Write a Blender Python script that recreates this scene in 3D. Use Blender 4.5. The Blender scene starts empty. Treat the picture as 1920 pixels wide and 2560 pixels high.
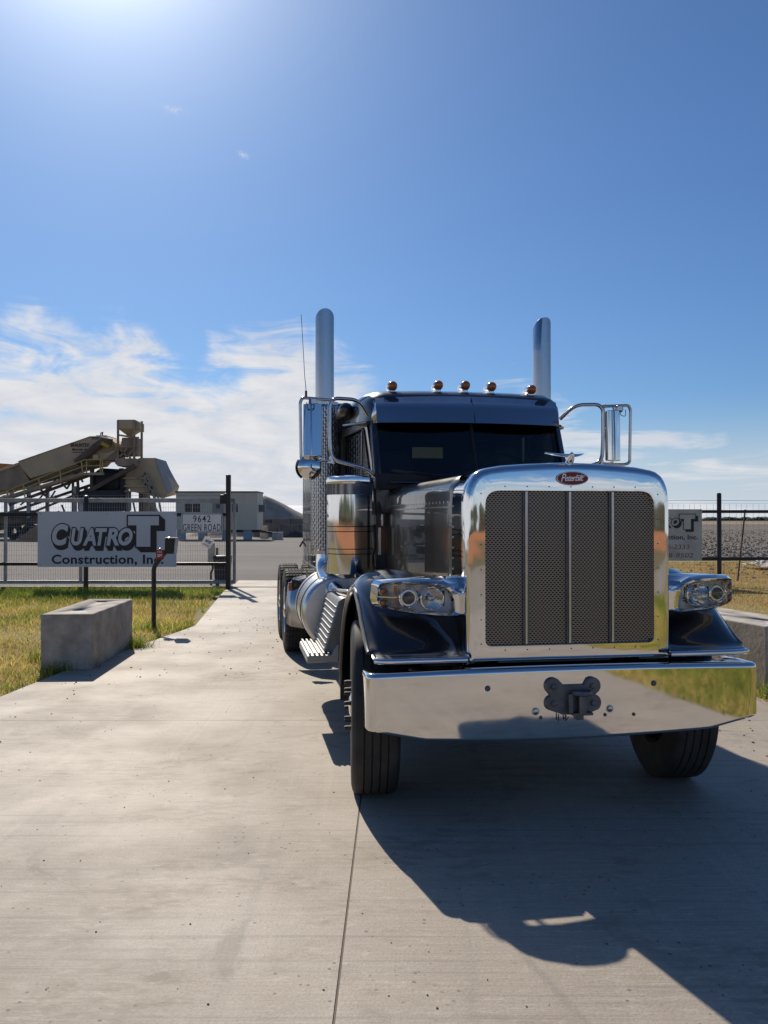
import bpy, bmesh, math, random
import numpy as np
from mathutils import Vector, Matrix
R = math.radians
random.seed(7); rng = np.random.default_rng(7)
SC = bpy.context.scene
COL = SC.collection
PI = math.pi

# ------------------------------------------------------------------ camera, sky, sun, exposure
CAM_H = 1.657
cd = bpy.data.cameras.new('camera'); cam = bpy.data.objects.new('camera', cd); COL.objects.link(cam)
cam.location = (0, 0, CAM_H); cam.rotation_euler = (R(90.533), 0, 0)
cd.sensor_fit = 'VERTICAL'; cd.sensor_height = 36; cd.lens = 36*2150/2560
cd.clip_start = 0.05; cd.clip_end = 8000
SC.camera = cam

SUN_EL, SUN_AZ = 37.6, -19.0            # azimuth measured from +Y towards +X
world = bpy.data.worlds.new('World'); SC.world = world; world.use_nodes = True
wn, wl = world.node_tree.nodes, world.node_tree.links
wn.clear()
def W(t, **k):
    n = wn.new(t)
    for a, b in k.items(): setattr(n, a, b)
    return n
def wmath(op, a, b=None, c=None, clamp=False):
    n = W('ShaderNodeMath', operation=op); n.use_clamp = clamp
    for i, v in enumerate((a, b, c)):
        if v is None: continue
        if isinstance(v, (int, float)): n.inputs[i].default_value = v
        else: wl.new(v, n.inputs[i])
    return n.outputs[0]
sky = W('ShaderNodeTexSky', sky_type='NISHITA'); sky.sun_disc = False
sky.sun_elevation = R(SUN_EL); sky.sun_rotation = R(SUN_AZ)
sky.air_density = 1.0; sky.dust_density = 0.5; sky.ozone_density = 2.0; sky.altitude = 100
tc = W('ShaderNodeTexCoord')
sep = W('ShaderNodeSeparateXYZ'); wl.new(tc.outputs['Generated'], sep.inputs[0])
dx, dy, dz = sep.outputs
el = wmath('MULTIPLY', wmath('ARCSINE', dz), 180/PI)
az = wmath('MULTIPLY', wmath('ARCTAN2', dx, dy), 180/PI)
# cloud sheet: direction projected on a high plane
den = wmath('ADD', wmath('MAXIMUM', dz, 0.0), 0.06)
cu = wmath('DIVIDE', dx, den); cv = wmath('DIVIDE', dy, den)
cx = W('ShaderNodeCombineXYZ'); wl.new(cu, cx.inputs[0]); wl.new(cv, cx.inputs[1])
mp = W('ShaderNodeMapping'); mp.inputs['Scale'].default_value = (0.9, 0.40, 1); mp.inputs['Rotation'].default_value = (0, 0, R(28))
wl.new(cx.outputs[0], mp.inputs[0])
def wnoise(vec, scale, detail, rough, dist):
    n = W('ShaderNodeTexNoise'); wl.new(vec, n.inputs['Vector'])
    n.inputs['Scale'].default_value = scale; n.inputs['Detail'].default_value = detail
    n.inputs['Roughness'].default_value = rough; n.inputs['Distortion'].default_value = dist
    return n.outputs['Fac']
n1 = wnoise(mp.outputs[0], 1.05, 9, 0.62, 1.1)
ae = W('ShaderNodeCombineXYZ'); wl.new(az, ae.inputs[0]); wl.new(el, ae.inputs[1])
mp2 = W('ShaderNodeMapping'); mp2.inputs['Scale'].default_value = (0.10, 0.28, 1); mp2.inputs['Rotation'].default_value = (0, 0, R(-14))
wl.new(ae.outputs[0], mp2.inputs[0])
n2 = wnoise(mp2.outputs[0], 1.6, 8, 0.6, 0.9)
mp3 = W('ShaderNodeMapping'); mp3.inputs['Scale'].default_value = (0.10, 0.07, 1); mp3.inputs['Rotation'].default_value = (0, 0, R(-40))
wl.new(ae.outputs[0], mp3.inputs[0])
n3 = wnoise(mp3.outputs[0], 1.5, 5, 0.5, 0.6)
mp4 = W('ShaderNodeMapping'); mp4.inputs['Scale'].default_value = (0.055, 0.42, 1); mp4.inputs['Rotation'].default_value = (0, 0, R(-9))
wl.new(ae.outputs[0], mp4.inputs[0])
n4 = wnoise(mp4.outputs[0], 1.5, 8, 0.62, 0.7)
# top of the cloud bank over the azimuth (degrees of elevation)
azn = W('ShaderNodeMapRange'); wl.new(az, azn.inputs[0])
azn.inputs[1].default_value = -180; azn.inputs[2].default_value = 180; azn.inputs[3].default_value = 0; azn.inputs[4].default_value = 1
ramp = W('ShaderNodeValToRGB'); wl.new(azn.outputs[0], ramp.inputs[0])
cr = ramp.color_ramp
def stop(a, v):
    e = cr.elements.new((a+180)/360); e.color = (v, v, v, 1)
cr.elements[0].position = 0; cr.elements[0].color = (.30,)*3+(1,)
cr.elements[1].position = 1; cr.elements[1].color = (.30,)*3+(1,)
for a, v in ((-90, .42), (-40, .46), (-25, .47), (-21.5, .48), (-17, .51), (-14, .43), (-11, .46), (-8, .52), (-4.5, .53), (-2, .47), (0, .38), (5, .33), (9, .36), (14, .27), (22, .20), (60, .26), (110, .34)): stop(a, v)
top = wmath('MULTIPLY', ramp.outputs[0], 26.0)
mp5 = W('ShaderNodeMapping'); mp5.inputs['Scale'].default_value = (0.115, 0.40, 1); mp5.inputs['Rotation'].default_value = (0, 0, R(35))
wl.new(ae.outputs[0], mp5.inputs[0])
n5 = wnoise(mp5.outputs[0], 1.25, 8, 0.60, 1.5)                 # fibres
lift = wmath('MULTIPLY', wmath('SUBTRACT', n3, 0.5), 9.0)
depth = wmath('DIVIDE', wmath('SUBTRACT', wmath('ADD', top, lift), el), 8.0, clamp=True)
fib = wmath('ADD', wmath('MULTIPLY', n5, 1.55), wmath('MULTIPLY', depth, 1.05))
bk = W('ShaderNodeMapRange'); bk.interpolation_type = 'SMOOTHSTEP'; wl.new(fib, bk.inputs[0])
bk.inputs[1].default_value = 0.80; bk.inputs[2].default_value = 1.38; bk.inputs[3].default_value = 0; bk.inputs[4].default_value = 1
bank = wmath('MULTIPLY', bk.outputs[0], wmath('MULTIPLY', depth, 6.0, clamp=True))
dens = wmath('ADD', wmath('MULTIPLY', n1, 1.1), wmath('MULTIPLY', n2, 0.9))
st = W('ShaderNodeMapRange'); st.interpolation_type = 'SMOOTHSTEP'; wl.new(dens, st.inputs[0])
st.inputs[1].default_value = 0.62; st.inputs[2].default_value = 0.94; st.inputs[3].default_value = 0.2; st.inputs[4].default_value = 1
cov = wmath('MULTIPLY', bank, st.outputs[0], clamp=True)
# more solid towards the left bank
solid = W('ShaderNodeMapRange'); wl.new(az, solid.inputs[0]); solid.interpolation_type = 'SMOOTHSTEP'
solid.inputs[1].default_value = 12; solid.inputs[2].default_value = -6; solid.inputs[3].default_value = 0.70; solid.inputs[4].default_value = 1.0
cov = wmath('MULTIPLY', cov, solid.outputs[0])
# long thin streaks away from the bank
stk = W('ShaderNodeMapRange'); stk.interpolation_type = 'SMOOTHSTEP'; wl.new(n4, stk.inputs[0])
stk.inputs[1].default_value = 0.47; stk.inputs[2].default_value = 0.62; stk.inputs[3].default_value = 0; stk.inputs[4].default_value = 0.85
side = W('ShaderNodeMapRange'); side.interpolation_type = 'SMOOTHSTEP'; wl.new(az, side.inputs[0])
side.inputs[1].default_value = -3; side.inputs[2].default_value = 8; side.inputs[3].default_value = 0; side.inputs[4].default_value = 1
streak = wmath('MULTIPLY', stk.outputs[0], wmath('MULTIPLY', depth, 5.0, clamp=True))
cmx = W('ShaderNodeMix'); wl.new(side.outputs[0], cmx.inputs[0]); wl.new(cov, cmx.inputs[2]); wl.new(streak, cmx.inputs[3])
cov = cmx.outputs[0]
# two small stray wisps
def wisp(px, py, rx, ry):
    a = math.degrees(math.atan2(px-960, 2150)); e = math.degrees(math.atan((1300-py)/2150*math.cos(R(a))))
    qa = wmath('DIVIDE', wmath('ADD', wmath('SUBTRACT', az, a), wmath('MULTIPLY', wmath('SUBTRACT', el, e), 0.9)), rx)
    qe = wmath('DIVIDE', wmath('SUBTRACT', el, e), ry)
    r2 = wmath('ADD', wmath('MULTIPLY', qa, qa), wmath('MULTIPLY', qe, qe))
    g = wmath('POWER', 2.718, wmath('MULTIPLY', r2, -1.0))
    nn = wnoise(ae.outputs[0], 3.0, 4, 0.7, 1.5)
    return wmath('MULTIPLY', g, wmath('MULTIPLY', wmath('SUBTRACT', nn, 0.42), 4.0, clamp=True))
cov = wmath('MAXIMUM', cov, wmath('MAXIMUM', wmath('MULTIPLY', wisp(432, 270, .6, .18), .85), wmath('MULTIPLY', wisp(606, 383, .30, .18), 1.0)))
cmix = W('ShaderNodeMix', data_type='RGBA'); wl.new(cov, cmix.inputs[0])
deep = W('ShaderNodeMix', data_type='RGBA', blend_type='MULTIPLY'); deep.inputs[0].default_value = 1
wl.new(sky.outputs[0], deep.inputs[6]); deep.inputs[7].default_value = (.47, .69, .97, 1)     # clear, dry, deep blue air
# bright air round the sun
sdir = W('ShaderNodeVectorMath', operation='DOT_PRODUCT'); wl.new(tc.outputs['Generated'], sdir.inputs[0])
sdir.inputs[1].default_value = (math.sin(R(SUN_AZ))*math.cos(R(SUN_EL)), math.cos(R(SUN_AZ))*math.cos(R(SUN_EL)), math.sin(R(SUN_EL)))
ang = wmath('MULTIPLY', wmath('ARCCOSINE', wmath('MINIMUM', sdir.outputs['Value'], 1.0)), 180/PI)
glow = wmath('ADD', wmath('MULTIPLY', wmath('POWER', 2.718, wmath('DIVIDE', ang, -6.0)), 6.0), wmath('MULTIPLY', wmath('POWER', 2.718, wmath('DIVIDE', ang, -3.0)), 46.0))
gl = W('ShaderNodeCombineColor'); wl.new(glow, gl.inputs[0]); wl.new(wmath('MULTIPLY', glow, .93), gl.inputs[1]); wl.new(wmath('MULTIPLY', glow, .80), gl.inputs[2])
addg = W('ShaderNodeMix', data_type='RGBA', blend_type='ADD'); addg.inputs[0].default_value = 1
wl.new(deep.outputs[2], addg.inputs[6]); wl.new(gl.outputs[0], addg.inputs[7])
hmix = W('ShaderNodeMix', data_type='RGBA'); wl.new(addg.outputs[2], hmix.inputs[6]); hmix.inputs[7].default_value = (6.7, 7.6, 8.7, 1)
hz = W('ShaderNodeMapRange'); wl.new(el, hz.inputs[0]); hz.interpolation_type = 'SMOOTHERSTEP'
hz.inputs[1].default_value = 9; hz.inputs[2].default_value = -1; hz.inputs[3].default_value = 0; hz.inputs[4].default_value = 1.0
wl.new(hz.outputs[0], hmix.inputs[0])
wl.new(hmix.outputs[2], cmix.inputs[6]); ccol = W('ShaderNodeMix', data_type='RGBA'); ccol.inputs[6].default_value = (7.9, 8.2, 8.9, 1); ccol.inputs[7].default_value = (9.3, 9.35, 9.6, 1)
cs = W('ShaderNodeMapRange'); cs.interpolation_type = 'SMOOTHSTEP'; wl.new(dens, cs.inputs[0]); cs.inputs[1].default_value = .85; cs.inputs[2].default_value = 1.2
wl.new(cs.outputs[0], ccol.inputs[0]); wl.new(ccol.outputs[2], cmix.inputs[7])
bg = W('ShaderNodeBackground'); bg.inputs['Strength'].default_value = 0.085
wl.new(cmix.outputs[2], bg.inputs['Color'])
wo = W('ShaderNodeOutputWorld'); wl.new(bg.outputs[0], wo.inputs['Surface'])

sd = bpy.data.lights.new('sun', 'SUN'); sun = bpy.data.objects.new('sun', sd); COL.objects.link(sun)
sd.energy = 4.3; sd.angle = R(0.53); sd.color = (1.0, 0.90, 0.76)
sv = Vector((math.sin(R(SUN_AZ))*math.cos(R(SUN_EL)), math.cos(R(SUN_AZ))*math.cos(R(SUN_EL)), math.sin(R(SUN_EL))))
sun.rotation_euler = sv.to_track_quat('Z', 'Y').to_euler()
sun.location = sv*50

SC.view_settings.view_transform = 'Standard'; SC.view_settings.look = 'None'
SC.view_settings.exposure = 0.0; SC.view_settings.gamma = 1.0; SC.view_settings.use_curve_mapping = False
SC.render.engine = 'CYCLES'
SC.cycles.use_denoising = True
SC.cycles.max_bounces = 10; SC.cycles.glossy_bounces = 6; SC.cycles.transparent_max_bounces = 12
SC.cycles.caustics_reflective = False; SC.cycles.caustics_refractive = False; SC.cycles.sample_clamp_indirect = 2.5; SC.cycles.blur_glossy = 0.3

# ------------------------------------------------------------------ materials
MATS = {}
def mat(name, col, rough=.6, metal=0.0, coat=0.0, var=None, bump=None, spec=.5, coord='Object', vstretch=(1, 1, 1), bstretch=(1, 1, 1), rvar=None, aniso=None):
    """Principled material; var = (scale, amount, other colour or None), bump = (scale, strength, distance)."""
    m = bpy.data.materials.new(name); m.use_nodes = True
    nt = m.node_tree; b = nt.nodes['Principled BSDF']
    b.inputs['Base Color'].default_value = (*col, 1); b.inputs['Roughness'].default_value = rough
    b.inputs['Metallic'].default_value = metal; b.inputs['Coat Weight'].default_value = coat
    b.inputs['Coat Roughness'].default_value = .03; b.inputs['Specular IOR Level'].default_value = spec
    tcn = nt.nodes.new('ShaderNodeTexCoord')
    def noise(scale, detail=6, stretch=(1, 1, 1), rg=.6):
        mpn = nt.nodes.new('ShaderNodeMapping'); mpn.inputs['Scale'].default_value = stretch
        nt.links.new(tcn.outputs[coord], mpn.inputs[0])
        n = nt.nodes.new('ShaderNodeTexNoise'); n.inputs['Scale'].default_value = scale
        n.inputs['Detail'].default_value = detail; n.inputs['Roughness'].default_value = rg
        nt.links.new(mpn.outputs[0], n.inputs['Vector']); return n
    if var:
        sc, am, oc = var
        n = noise(sc, stretch=vstretch)
        rp = nt.nodes.new('ShaderNodeMapRange'); rp.inputs[1].default_value = .3; rp.inputs[2].default_value = .7
        nt.links.new(n.outputs['Fac'], rp.inputs[0])
        mx = nt.nodes.new('ShaderNodeMix'); mx.data_type = 'RGBA'
        nt.links.new(rp.outputs[0], mx.inputs[0])
        lo = [c*(1-am) for c in col] if oc is None else col
        hi = [min(1, c*(1+am)) for c in col] if oc is None else oc
        mx.inputs[6].default_value = (*lo, 1); mx.inputs[7].default_value = (*hi, 1)
        nt.links.new(mx.outputs[2], b.inputs['Base Color'])
    if rvar:
        n = noise(rvar[0]); rp = nt.nodes.new('ShaderNodeMapRange')
        rp.inputs[1].default_value = .3; rp.inputs[2].default_value = .7
        rp.inputs[3].default_value = rough; rp.inputs[4].default_value = rough+rvar[1]
        nt.links.new(n.outputs['Fac'], rp.inputs[0]); nt.links.new(rp.outputs[0], b.inputs['Roughness'])
    if bump:
        n = noise(bump[0], detail=bump[3] if len(bump) > 3 else 4, stretch=bstretch); bp = nt.nodes.new('ShaderNodeBump')
        bp.inputs['Strength'].default_value = bump[1]; bp.inputs['Distance'].default_value = bump[2]
        nt.links.new(n.outputs['Fac'], bp.inputs['Height']); nt.links.new(bp.outputs[0], b.inputs['Normal'])
    MATS[name] = m
    return m

CHROME = mat('chrome', (.80, .80, .795), .035, 1.0, bump=(3.4, .17, .02, 1.5), rvar=(9, .035))
CHROME_FLAT = mat('polished_chrome', (.82, .815, .80), .03, 1.0, bump=(1.1, .05, .02, 1), rvar=(14, .04))
STAINLESS = mat('stainless_steel', (.50, .51, .53), .16, 1.0, rvar=(20, .08))
VISOR_STEEL = mat('polished_visor_steel', (.48, .49, .52), .07, 1.0, rvar=(6, .05))
ALUM = mat('brushed_aluminium', (.62, .62, .62), .26, 1.0, var=(14, .08, None), rvar=(22, .12), vstretch=(1, .05, 1))
TREAD_PLATE = mat('ribbed_step_aluminium', (.44, .435, .42), .45, .7, var=(24, .1, None), rvar=(30, .12))
SHADED_ALUM = mat('shaded_aluminium', (.25, .25, .245), .50, .9, var=(14, .15, None), rvar=(22, .12))  # aluminium darkened in colour to stand in for shadow over the battery box
GREY_STEEL = mat('dull_grey_steel', (.16, .165, .175), .42, .8, var=(18, .2, None), rvar=(16, .2))
GRILLE_METAL = mat('grille_mesh_metal', (.27, .24, .205), .40, .9)
PAINT = mat('black_truck_paint', (.0075, .0085, .012), .30, 0, coat=1.0, bump=(.9, .02, .02, 1), rvar=(5, .12), spec=.5)
PAINT_DUST = mat('dusty_black_paint', (.010, .011, .014), .30, 0, coat=.9, var=(7, .5, None), rvar=(6, .15))
FRAME_BLACK = mat('chassis_black', (.012, .012, .013), .55, 0, var=(6, .4, (.035, .031, .027)))
PLASTIC = mat('black_plastic', (.014, .014, .015), .45)
CABIN = mat('dark_cabin_lining', (.035, .035, .038), .8, var=(9, .3, None))
SEAT = mat('seat_cloth', (.11, .10, .095), .9, bump=(60, .2, .003))
RUBBER = mat('tyre_rubber', (.019, .019, .0195), .72, var=(6, .5, (.062, .057, .050)), bump=(70, .15, .002), vstretch=(1, 1, 1))
RADIATOR = mat('radiator_core', (.006, .006, .0065), .85)
AMBER = mat('amber_lens', (.42, .105, .012), .12, 0, coat=1.0, var=(30, .3, None))
SILVERED = mat('silvered_reflector', (.68, .67, .645), .30, .6)
RED_BADGE = mat('red_enamel', (.20, .006, .014), .5, 0, coat=.12)
SILVER_PAINT = mat('silver_letters', (.66, .66, .68), .28, .7)
def glassmat(name, tint, refl=.9, rough=0.0):
    m = bpy.data.materials.new(name); m.use_nodes = True; nt = m.node_tree; nt.nodes.clear()
    o = nt.nodes.new('ShaderNodeOutputMaterial'); mx = nt.nodes.new('ShaderNodeMixShader')
    t = nt.nodes.new('ShaderNodeBsdfTransparent'); t.inputs[0].default_value = (*tint, 1)
    g = nt.nodes.new('ShaderNodeBsdfGlossy'); g.inputs[0].default_value = (refl, refl, refl, 1); g.inputs['Roughness'].default_value = rough
    lw = nt.nodes.new('ShaderNodeLayerWeight'); lw.inputs['Blend'].default_value = .5
    pw_ = nt.nodes.new('ShaderNodeMath'); pw_.operation = 'POWER'; pw_.inputs[1].default_value = 5; nt.links.new(lw.outputs['Facing'], pw_.inputs[0])
    f = nt.nodes.new('ShaderNodeMath'); f.operation = 'MULTIPLY_ADD'; f.inputs[1].default_value = .95; f.inputs[2].default_value = .045; nt.links.new(pw_.outputs[0], f.inputs[0])
    nt.links.new(f.outputs[0], mx.inputs[0]); nt.links.new(t.outputs[0], mx.inputs[1]); nt.links.new(g.outputs[0], mx.inputs[2])
    nt.links.new(mx.outputs[0], o.inputs['Surface']); return m
WSCREEN = glassmat('tinted_windscreen', (.64, .70, .70))
SIDE_GLASS = glassmat('tinted_side_glass', (.30, .36, .35))
LENS = glassmat('clear_lens', (.93, .94, .95))
PROJ_GLASS = mat('projector_lens', (.035, .045, .05), .03, 0, coat=1.0)
DARK_PANE = mat('dark_window_pane', (.018, .022, .026), .08, 0, coat=.6)

# ------------------------------------------------------------------ mesh helpers
class MB:
    def __init__(s): s.v = []; s.f = []
    def add(s, vs, fs):
        o = len(s.v); s.v += [tuple(v) for v in vs]; s.f += [tuple(i+o for i in f) for f in fs]; return s
    def box(s, c, d, rot=None):
        x, y, z = (q/2 for q in d)
        vs = [Vector(p) for p in ((-x,-y,-z),(x,-y,-z),(x,y,-z),(-x,y,-z),(-x,-y,z),(x,-y,z),(x,y,z),(-x,y,z))]
        if rot is not None: vs = [rot @ v for v in vs]
        vs = [v+Vector(c) for v in vs]
        return s.add(vs, [(0,3,2,1),(4,5,6,7),(0,1,5,4),(1,2,6,5),(2,3,7,6),(3,0,4,7)])
    def box2(s, a, b):
        return s.box([(p+q)/2 for p, q in zip(a, b)], [abs(q-p) for p, q in zip(a, b)])
    def bar(s, a, b, w, h=None, up=(0, 0, 1)):
        a, b = Vector(a), Vector(b); d = b-a; L = d.length; d.normalize()
        u = Vector(up)
        if abs(d.dot(u)) > .98: u = Vector((0, 1, 0))
        xx = d.cross(u).normalized(); zz = xx.cross(d)
        rot = Matrix((xx, d, zz)).transposed()
        return s.box((a+b)/2, (w, L, h or w), rot)
    def loft(s, rings, closed=True, caps=True):
        n = len(rings[0]); vs = [p for r in rings for p in r]; fs = []
        for i in range(len(rings)-1):
            for j in range(n if closed else n-1):
                k = (j+1) % n
                fs.append((i*n+j, i*n+k, (i+1)*n+k, (i+1)*n+j))
        if caps and closed:
            fs.append(tuple(range(n-1, -1, -1))); fs.append(tuple((len(rings)-1)*n+j for j in range(n)))
        return s.add(vs, fs)
    def tube(s, path, r, n=10, caps=True, r2=None):
        P = [Vector(p) for p in path]; rings = []; up = None
        for i, p in enumerate(P):
            t = (P[min(i+1, len(P)-1)]-P[max(i-1, 0)]).normalized()
            if up is None:
                up = Vector((0, 0, 1)) if abs(t.z) < .9 else Vector((1, 0, 0))
            a = t.cross(up).normalized(); up = a.cross(t).normalized()
            rr = r if r2 is None else r+(r2-r)*i/(len(P)-1)
            rings.append([p+a*math.cos(2*PI*k/n)*rr+up*math.sin(2*PI*k/n)*rr for k in range(n)])
        return s.loft(rings, True, caps)
    def lathe(s, prof, c=(0, 0, 0), axis='Z', n=32, a0=0, a1=2*PI, caps=False):
        full = abs(a1-a0-2*PI) < 1e-6; m = n if full else n+1; rings = []
        for h, r in prof:
            ring = []
            for k in range(m):
                a = a0+(a1-a0)*k/n; p, q = r*math.cos(a), r*math.sin(a)
                v = {'Z': (p, q, h), 'X': (h, p, q), 'Y': (p, h, q)}[axis]
                ring.append(tuple(v[i]+c[i] for i in range(3)))
            rings.append(ring)
        return s.loft(rings, full, caps and full)
    def prism(s, poly, lo, hi, plane='XZ'):
        def m(p, h): return {'XZ': (p[0], h, p[1]), 'YZ': (h, p[0], p[1]), 'XY': (p[0], p[1], h)}[plane]
        return s.loft([[m(p, lo) for p in poly], [m(p, hi) for p in poly]], True, True)
    def ringpanel(s, outer, inner, lo, hi, plane='XZ', n=0):
        """flat panel with a hole, real thickness"""
        def m(p, h): return {'XZ': (p[0], h, p[1]), 'YZ': (h, p[0], p[1]), 'XY': (p[0], p[1], h)}[plane]
        o, i = match(outer, inner)
        return s.loft([[m(p, lo) for p in o], [m(p, hi) for p in o], [m(p, hi) for p in i], [m(p, lo) for p in i], [m(p, lo) for p in o]], True, False)
    def build(s, name, material, parent=None, smooth=40, bevel=0, seg=2, solid=0, loc=None, rotz=None):
        me = bpy.data.meshes.new(name); me.from_pydata(s.v, [], s.f)
        bm = bmesh.new(); bm.from_mesh(me)
        bmesh.ops.remove_doubles(bm, verts=bm.verts, dist=1e-5)
        bmesh.ops.recalc_face_normals(bm, faces=bm.faces)
        bm.to_mesh(me); bm.free()
        if material: me.materials.append(material)
        if smooth:
            me.polygons.foreach_set('use_smooth', [True]*len(me.polygons))
            me.set_sharp_from_angle(angle=R(smooth))
        o = bpy.data.objects.new(name, me); COL.objects.link(o)
        if parent: o.parent = parent
        if loc: o.location = loc
        if rotz: o.rotation_euler = (0, 0, rotz)
        if solid:
            q = o.modifiers.new('thickness', 'SOLIDIFY'); q.thickness = solid; q.offset = 0
        if bevel:
            q = o.modifiers.new('bevel', 'BEVEL'); q.width = bevel; q.segments = seg; q.limit_method = 'ANGLE'; q.angle_limit = R(35)
        return o
def hit_poly(poly, c, a):
    d = (math.cos(a), math.sin(a)); best = None
    for i in range(len(poly)):
        p, q = poly[i], poly[(i+1) % len(poly)]
        ex, ey = q[0]-p[0], q[1]-p[1]; det = -d[0]*ey+d[1]*ex
        if abs(det) < 1e-12: continue
        rx, ry = p[0]-c[0], p[1]-c[1]
        t = (-rx*ey+ry*ex)/det; u = (d[0]*ry-d[1]*rx)/det
        if t > 0 and -1e-6 <= u <= 1+1e-6 and (best is None or t > best): best = t
    return (c[0]+d[0]*best, c[1]+d[1]*best)
def match(o, i):
    c = (sum(p[0] for p in i)/len(i), sum(p[1] for p in i)/len(i))
    A = sorted(set(round(math.atan2(p[1]-c[1], p[0]-c[0]), 5) for p in list(o)+list(i)))
    return [hit_poly(o, c, a) for a in A], [hit_poly(i, c, a) for a in A]
def roundpoly(pts, r, n=5):
    out = []; m = len(pts)
    for k in range(m):
        rr = r[k] if isinstance(r, (list, tuple)) else r
        p, a, b = Vector(pts[k]), Vector(pts[k-1]), Vector(pts[(k+1) % m])
        u, v = (a-p), (b-p); lu, lv = u.length, v.length
        if rr < 1e-6: out.append(tuple(p)); continue
        u.normalize(); v.normalize()
        ang = math.acos(max(-1, min(1, u.dot(v)))); t = min(rr/math.tan(ang/2), lu*.49, lv*.49)
        for i in range(n+1):
            s = i/n; q = (p+u*t)*(1-s)**2+p*2*s*(1-s)+(p+v*t)*s**2
            out.append(tuple(q))
    return out
def fillet(path, r, n=6):
    P = [Vector(p) for p in path]; out = [P[0]]
    for i in range(1, len(P)-1):
        u, v = P[i-1]-P[i], P[i+1]-P[i]; t = min(r, u.length*.49, v.length*.49); u.normalize(); v.normalize()
        for k in range(n+1):
            s = k/n; out.append((P[i]+u*t)*(1-s)**2+P[i]*2*s*(1-s)+(P[i]+v*t)*s**2)
    out.append(P[-1]); return out
def offset(poly, d):
    """inward offset of a counter-clockwise outline"""
    out = []; m = len(poly)
    for k in range(m):
        a, p, b = Vector(poly[k-1]), Vector(poly[k]), Vector(poly[(k+1) % m])
        n1 = Vector((-(p-a).y, (p-a).x)); n2 = Vector((-(b-p).y, (b-p).x))
        if n1.length < 1e-9: n1 = n2
        if n2.length < 1e-9: n2 = n1
        n1.normalize(); n2.normalize(); q = n1+n2
        q = q/max(.35, q.length)*(1/max(.6, (q.length/2)))
        out.append((p.x+q.x*d, p.y+q.y*d))
    return out
def perf(mb, U, V, nu, nv, fn, hw, hh, k=8, stagger=True):
    """sheet of nu x nv cells, each pierced by one oval or slotted hole, mapped by fn(u, v)"""
    cw, ch = U/nu, V/nv
    rect = [(.5, 0), (.5, .5), (0, .5), (-.5, .5), (-.5, 0), (-.5, -.5), (0, -.5), (.5, -.5)]
    hole = [(math.cos(a*PI/4), math.sin(a*PI/4)) for a in range(8)]
    vs, fs = [], []
    for j in range(nv):
        odd = stagger and j % 2
        for i in range(nu-1 if odd else nu):
            cx, cy = (i+.5+(.5 if odd else 0))*cw, (j+.5)*ch
            o = len(vs)
            vs += [fn(cx+a*cw, cy+b*ch) for a, b in rect]+[fn(cx+a*hw, cy+b*hh) for a, b in hole]
            fs += [(o+q, o+(q+1) % 8, o+8+(q+1) % 8, o+8+q) for q in range(8)]
        if odd:
            for x0 in (0, U-cw/2):
                o = len(vs); vs += [fn(x0, j*ch), fn(x0+cw/2, j*ch), fn(x0+cw/2, (j+1)*ch), fn(x0, (j+1)*ch)]
                fs.append((o, o+1, o+2, o+3))
    return mb.add(vs, fs)
def thing(name, label, cat, loc=(0, 0, 0), rotz=0, group=None):
    o = bpy.data.objects.new(name, None); COL.objects.link(o); o.empty_display_size = .2
    o.location = loc; o.rotation_euler = (0, 0, rotz); return tag(o, label, cat, group)
def tag(o, label, cat, group=None):
    o['label'] = label; o['category'] = cat
    if group: o['group'] = group
    return o
def kind(o, k): o['kind'] = k; return o
def dup(o, parent=None, loc=None):
    c = o.copy(); COL.objects.link(c)
    if parent: c.parent = parent
    if loc is not None: c.location = loc
    for ch in o.children: dup(ch, c)
    return c
def text(name, s, box, material, parent, y, shear=0, off=0, ext=.0015, spacing=1.0, lean=0):
    """flat lettering facing -Y, scaled to box = (x0, x1, z0, z1) at depth y"""
    cu = bpy.data.curves.new(name, 'FONT'); cu.body = s; cu.size = 1; cu.shear = shear; cu.offset = off
    cu.extrude = .0; cu.space_character = spacing; cu.resolution_u = 5
    t = bpy.data.objects.new(name, cu); COL.objects.link(t)
    bpy.context.view_layer.update()
    me = bpy.data.meshes.new_from_object(t.evaluated_get(bpy.context.evaluated_depsgraph_get()))
    bpy.data.objects.remove(t); bpy.data.curves.remove(cu)
    xs = [v.co.x for v in me.vertices]; ys = [v.co.y for v in me.vertices]
    x0, x1, z0, z1 = box; ax, bx, ay, by = min(xs), max(xs), min(ys), max(ys)
    for v in me.vertices:
        X = x0+(v.co.x-ax)/(bx-ax)*(x1-x0); Z = z0+(v.co.y-ay)/(by-ay)*(z1-z0)
        v.co = (X, 0, Z+lean*(X-x0))
    me.polygons.foreach_set('use_smooth', [False]*len(me.polygons))
    me.materials.append(material)
    o = bpy.data.objects.new(name, me); COL.objects.link(o); o.parent = parent; o.location = (0, y, 0)
    q = o.modifiers.new('thickness', 'SOLIDIFY'); q.thickness = ext; q.offset = 1
    return o

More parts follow.
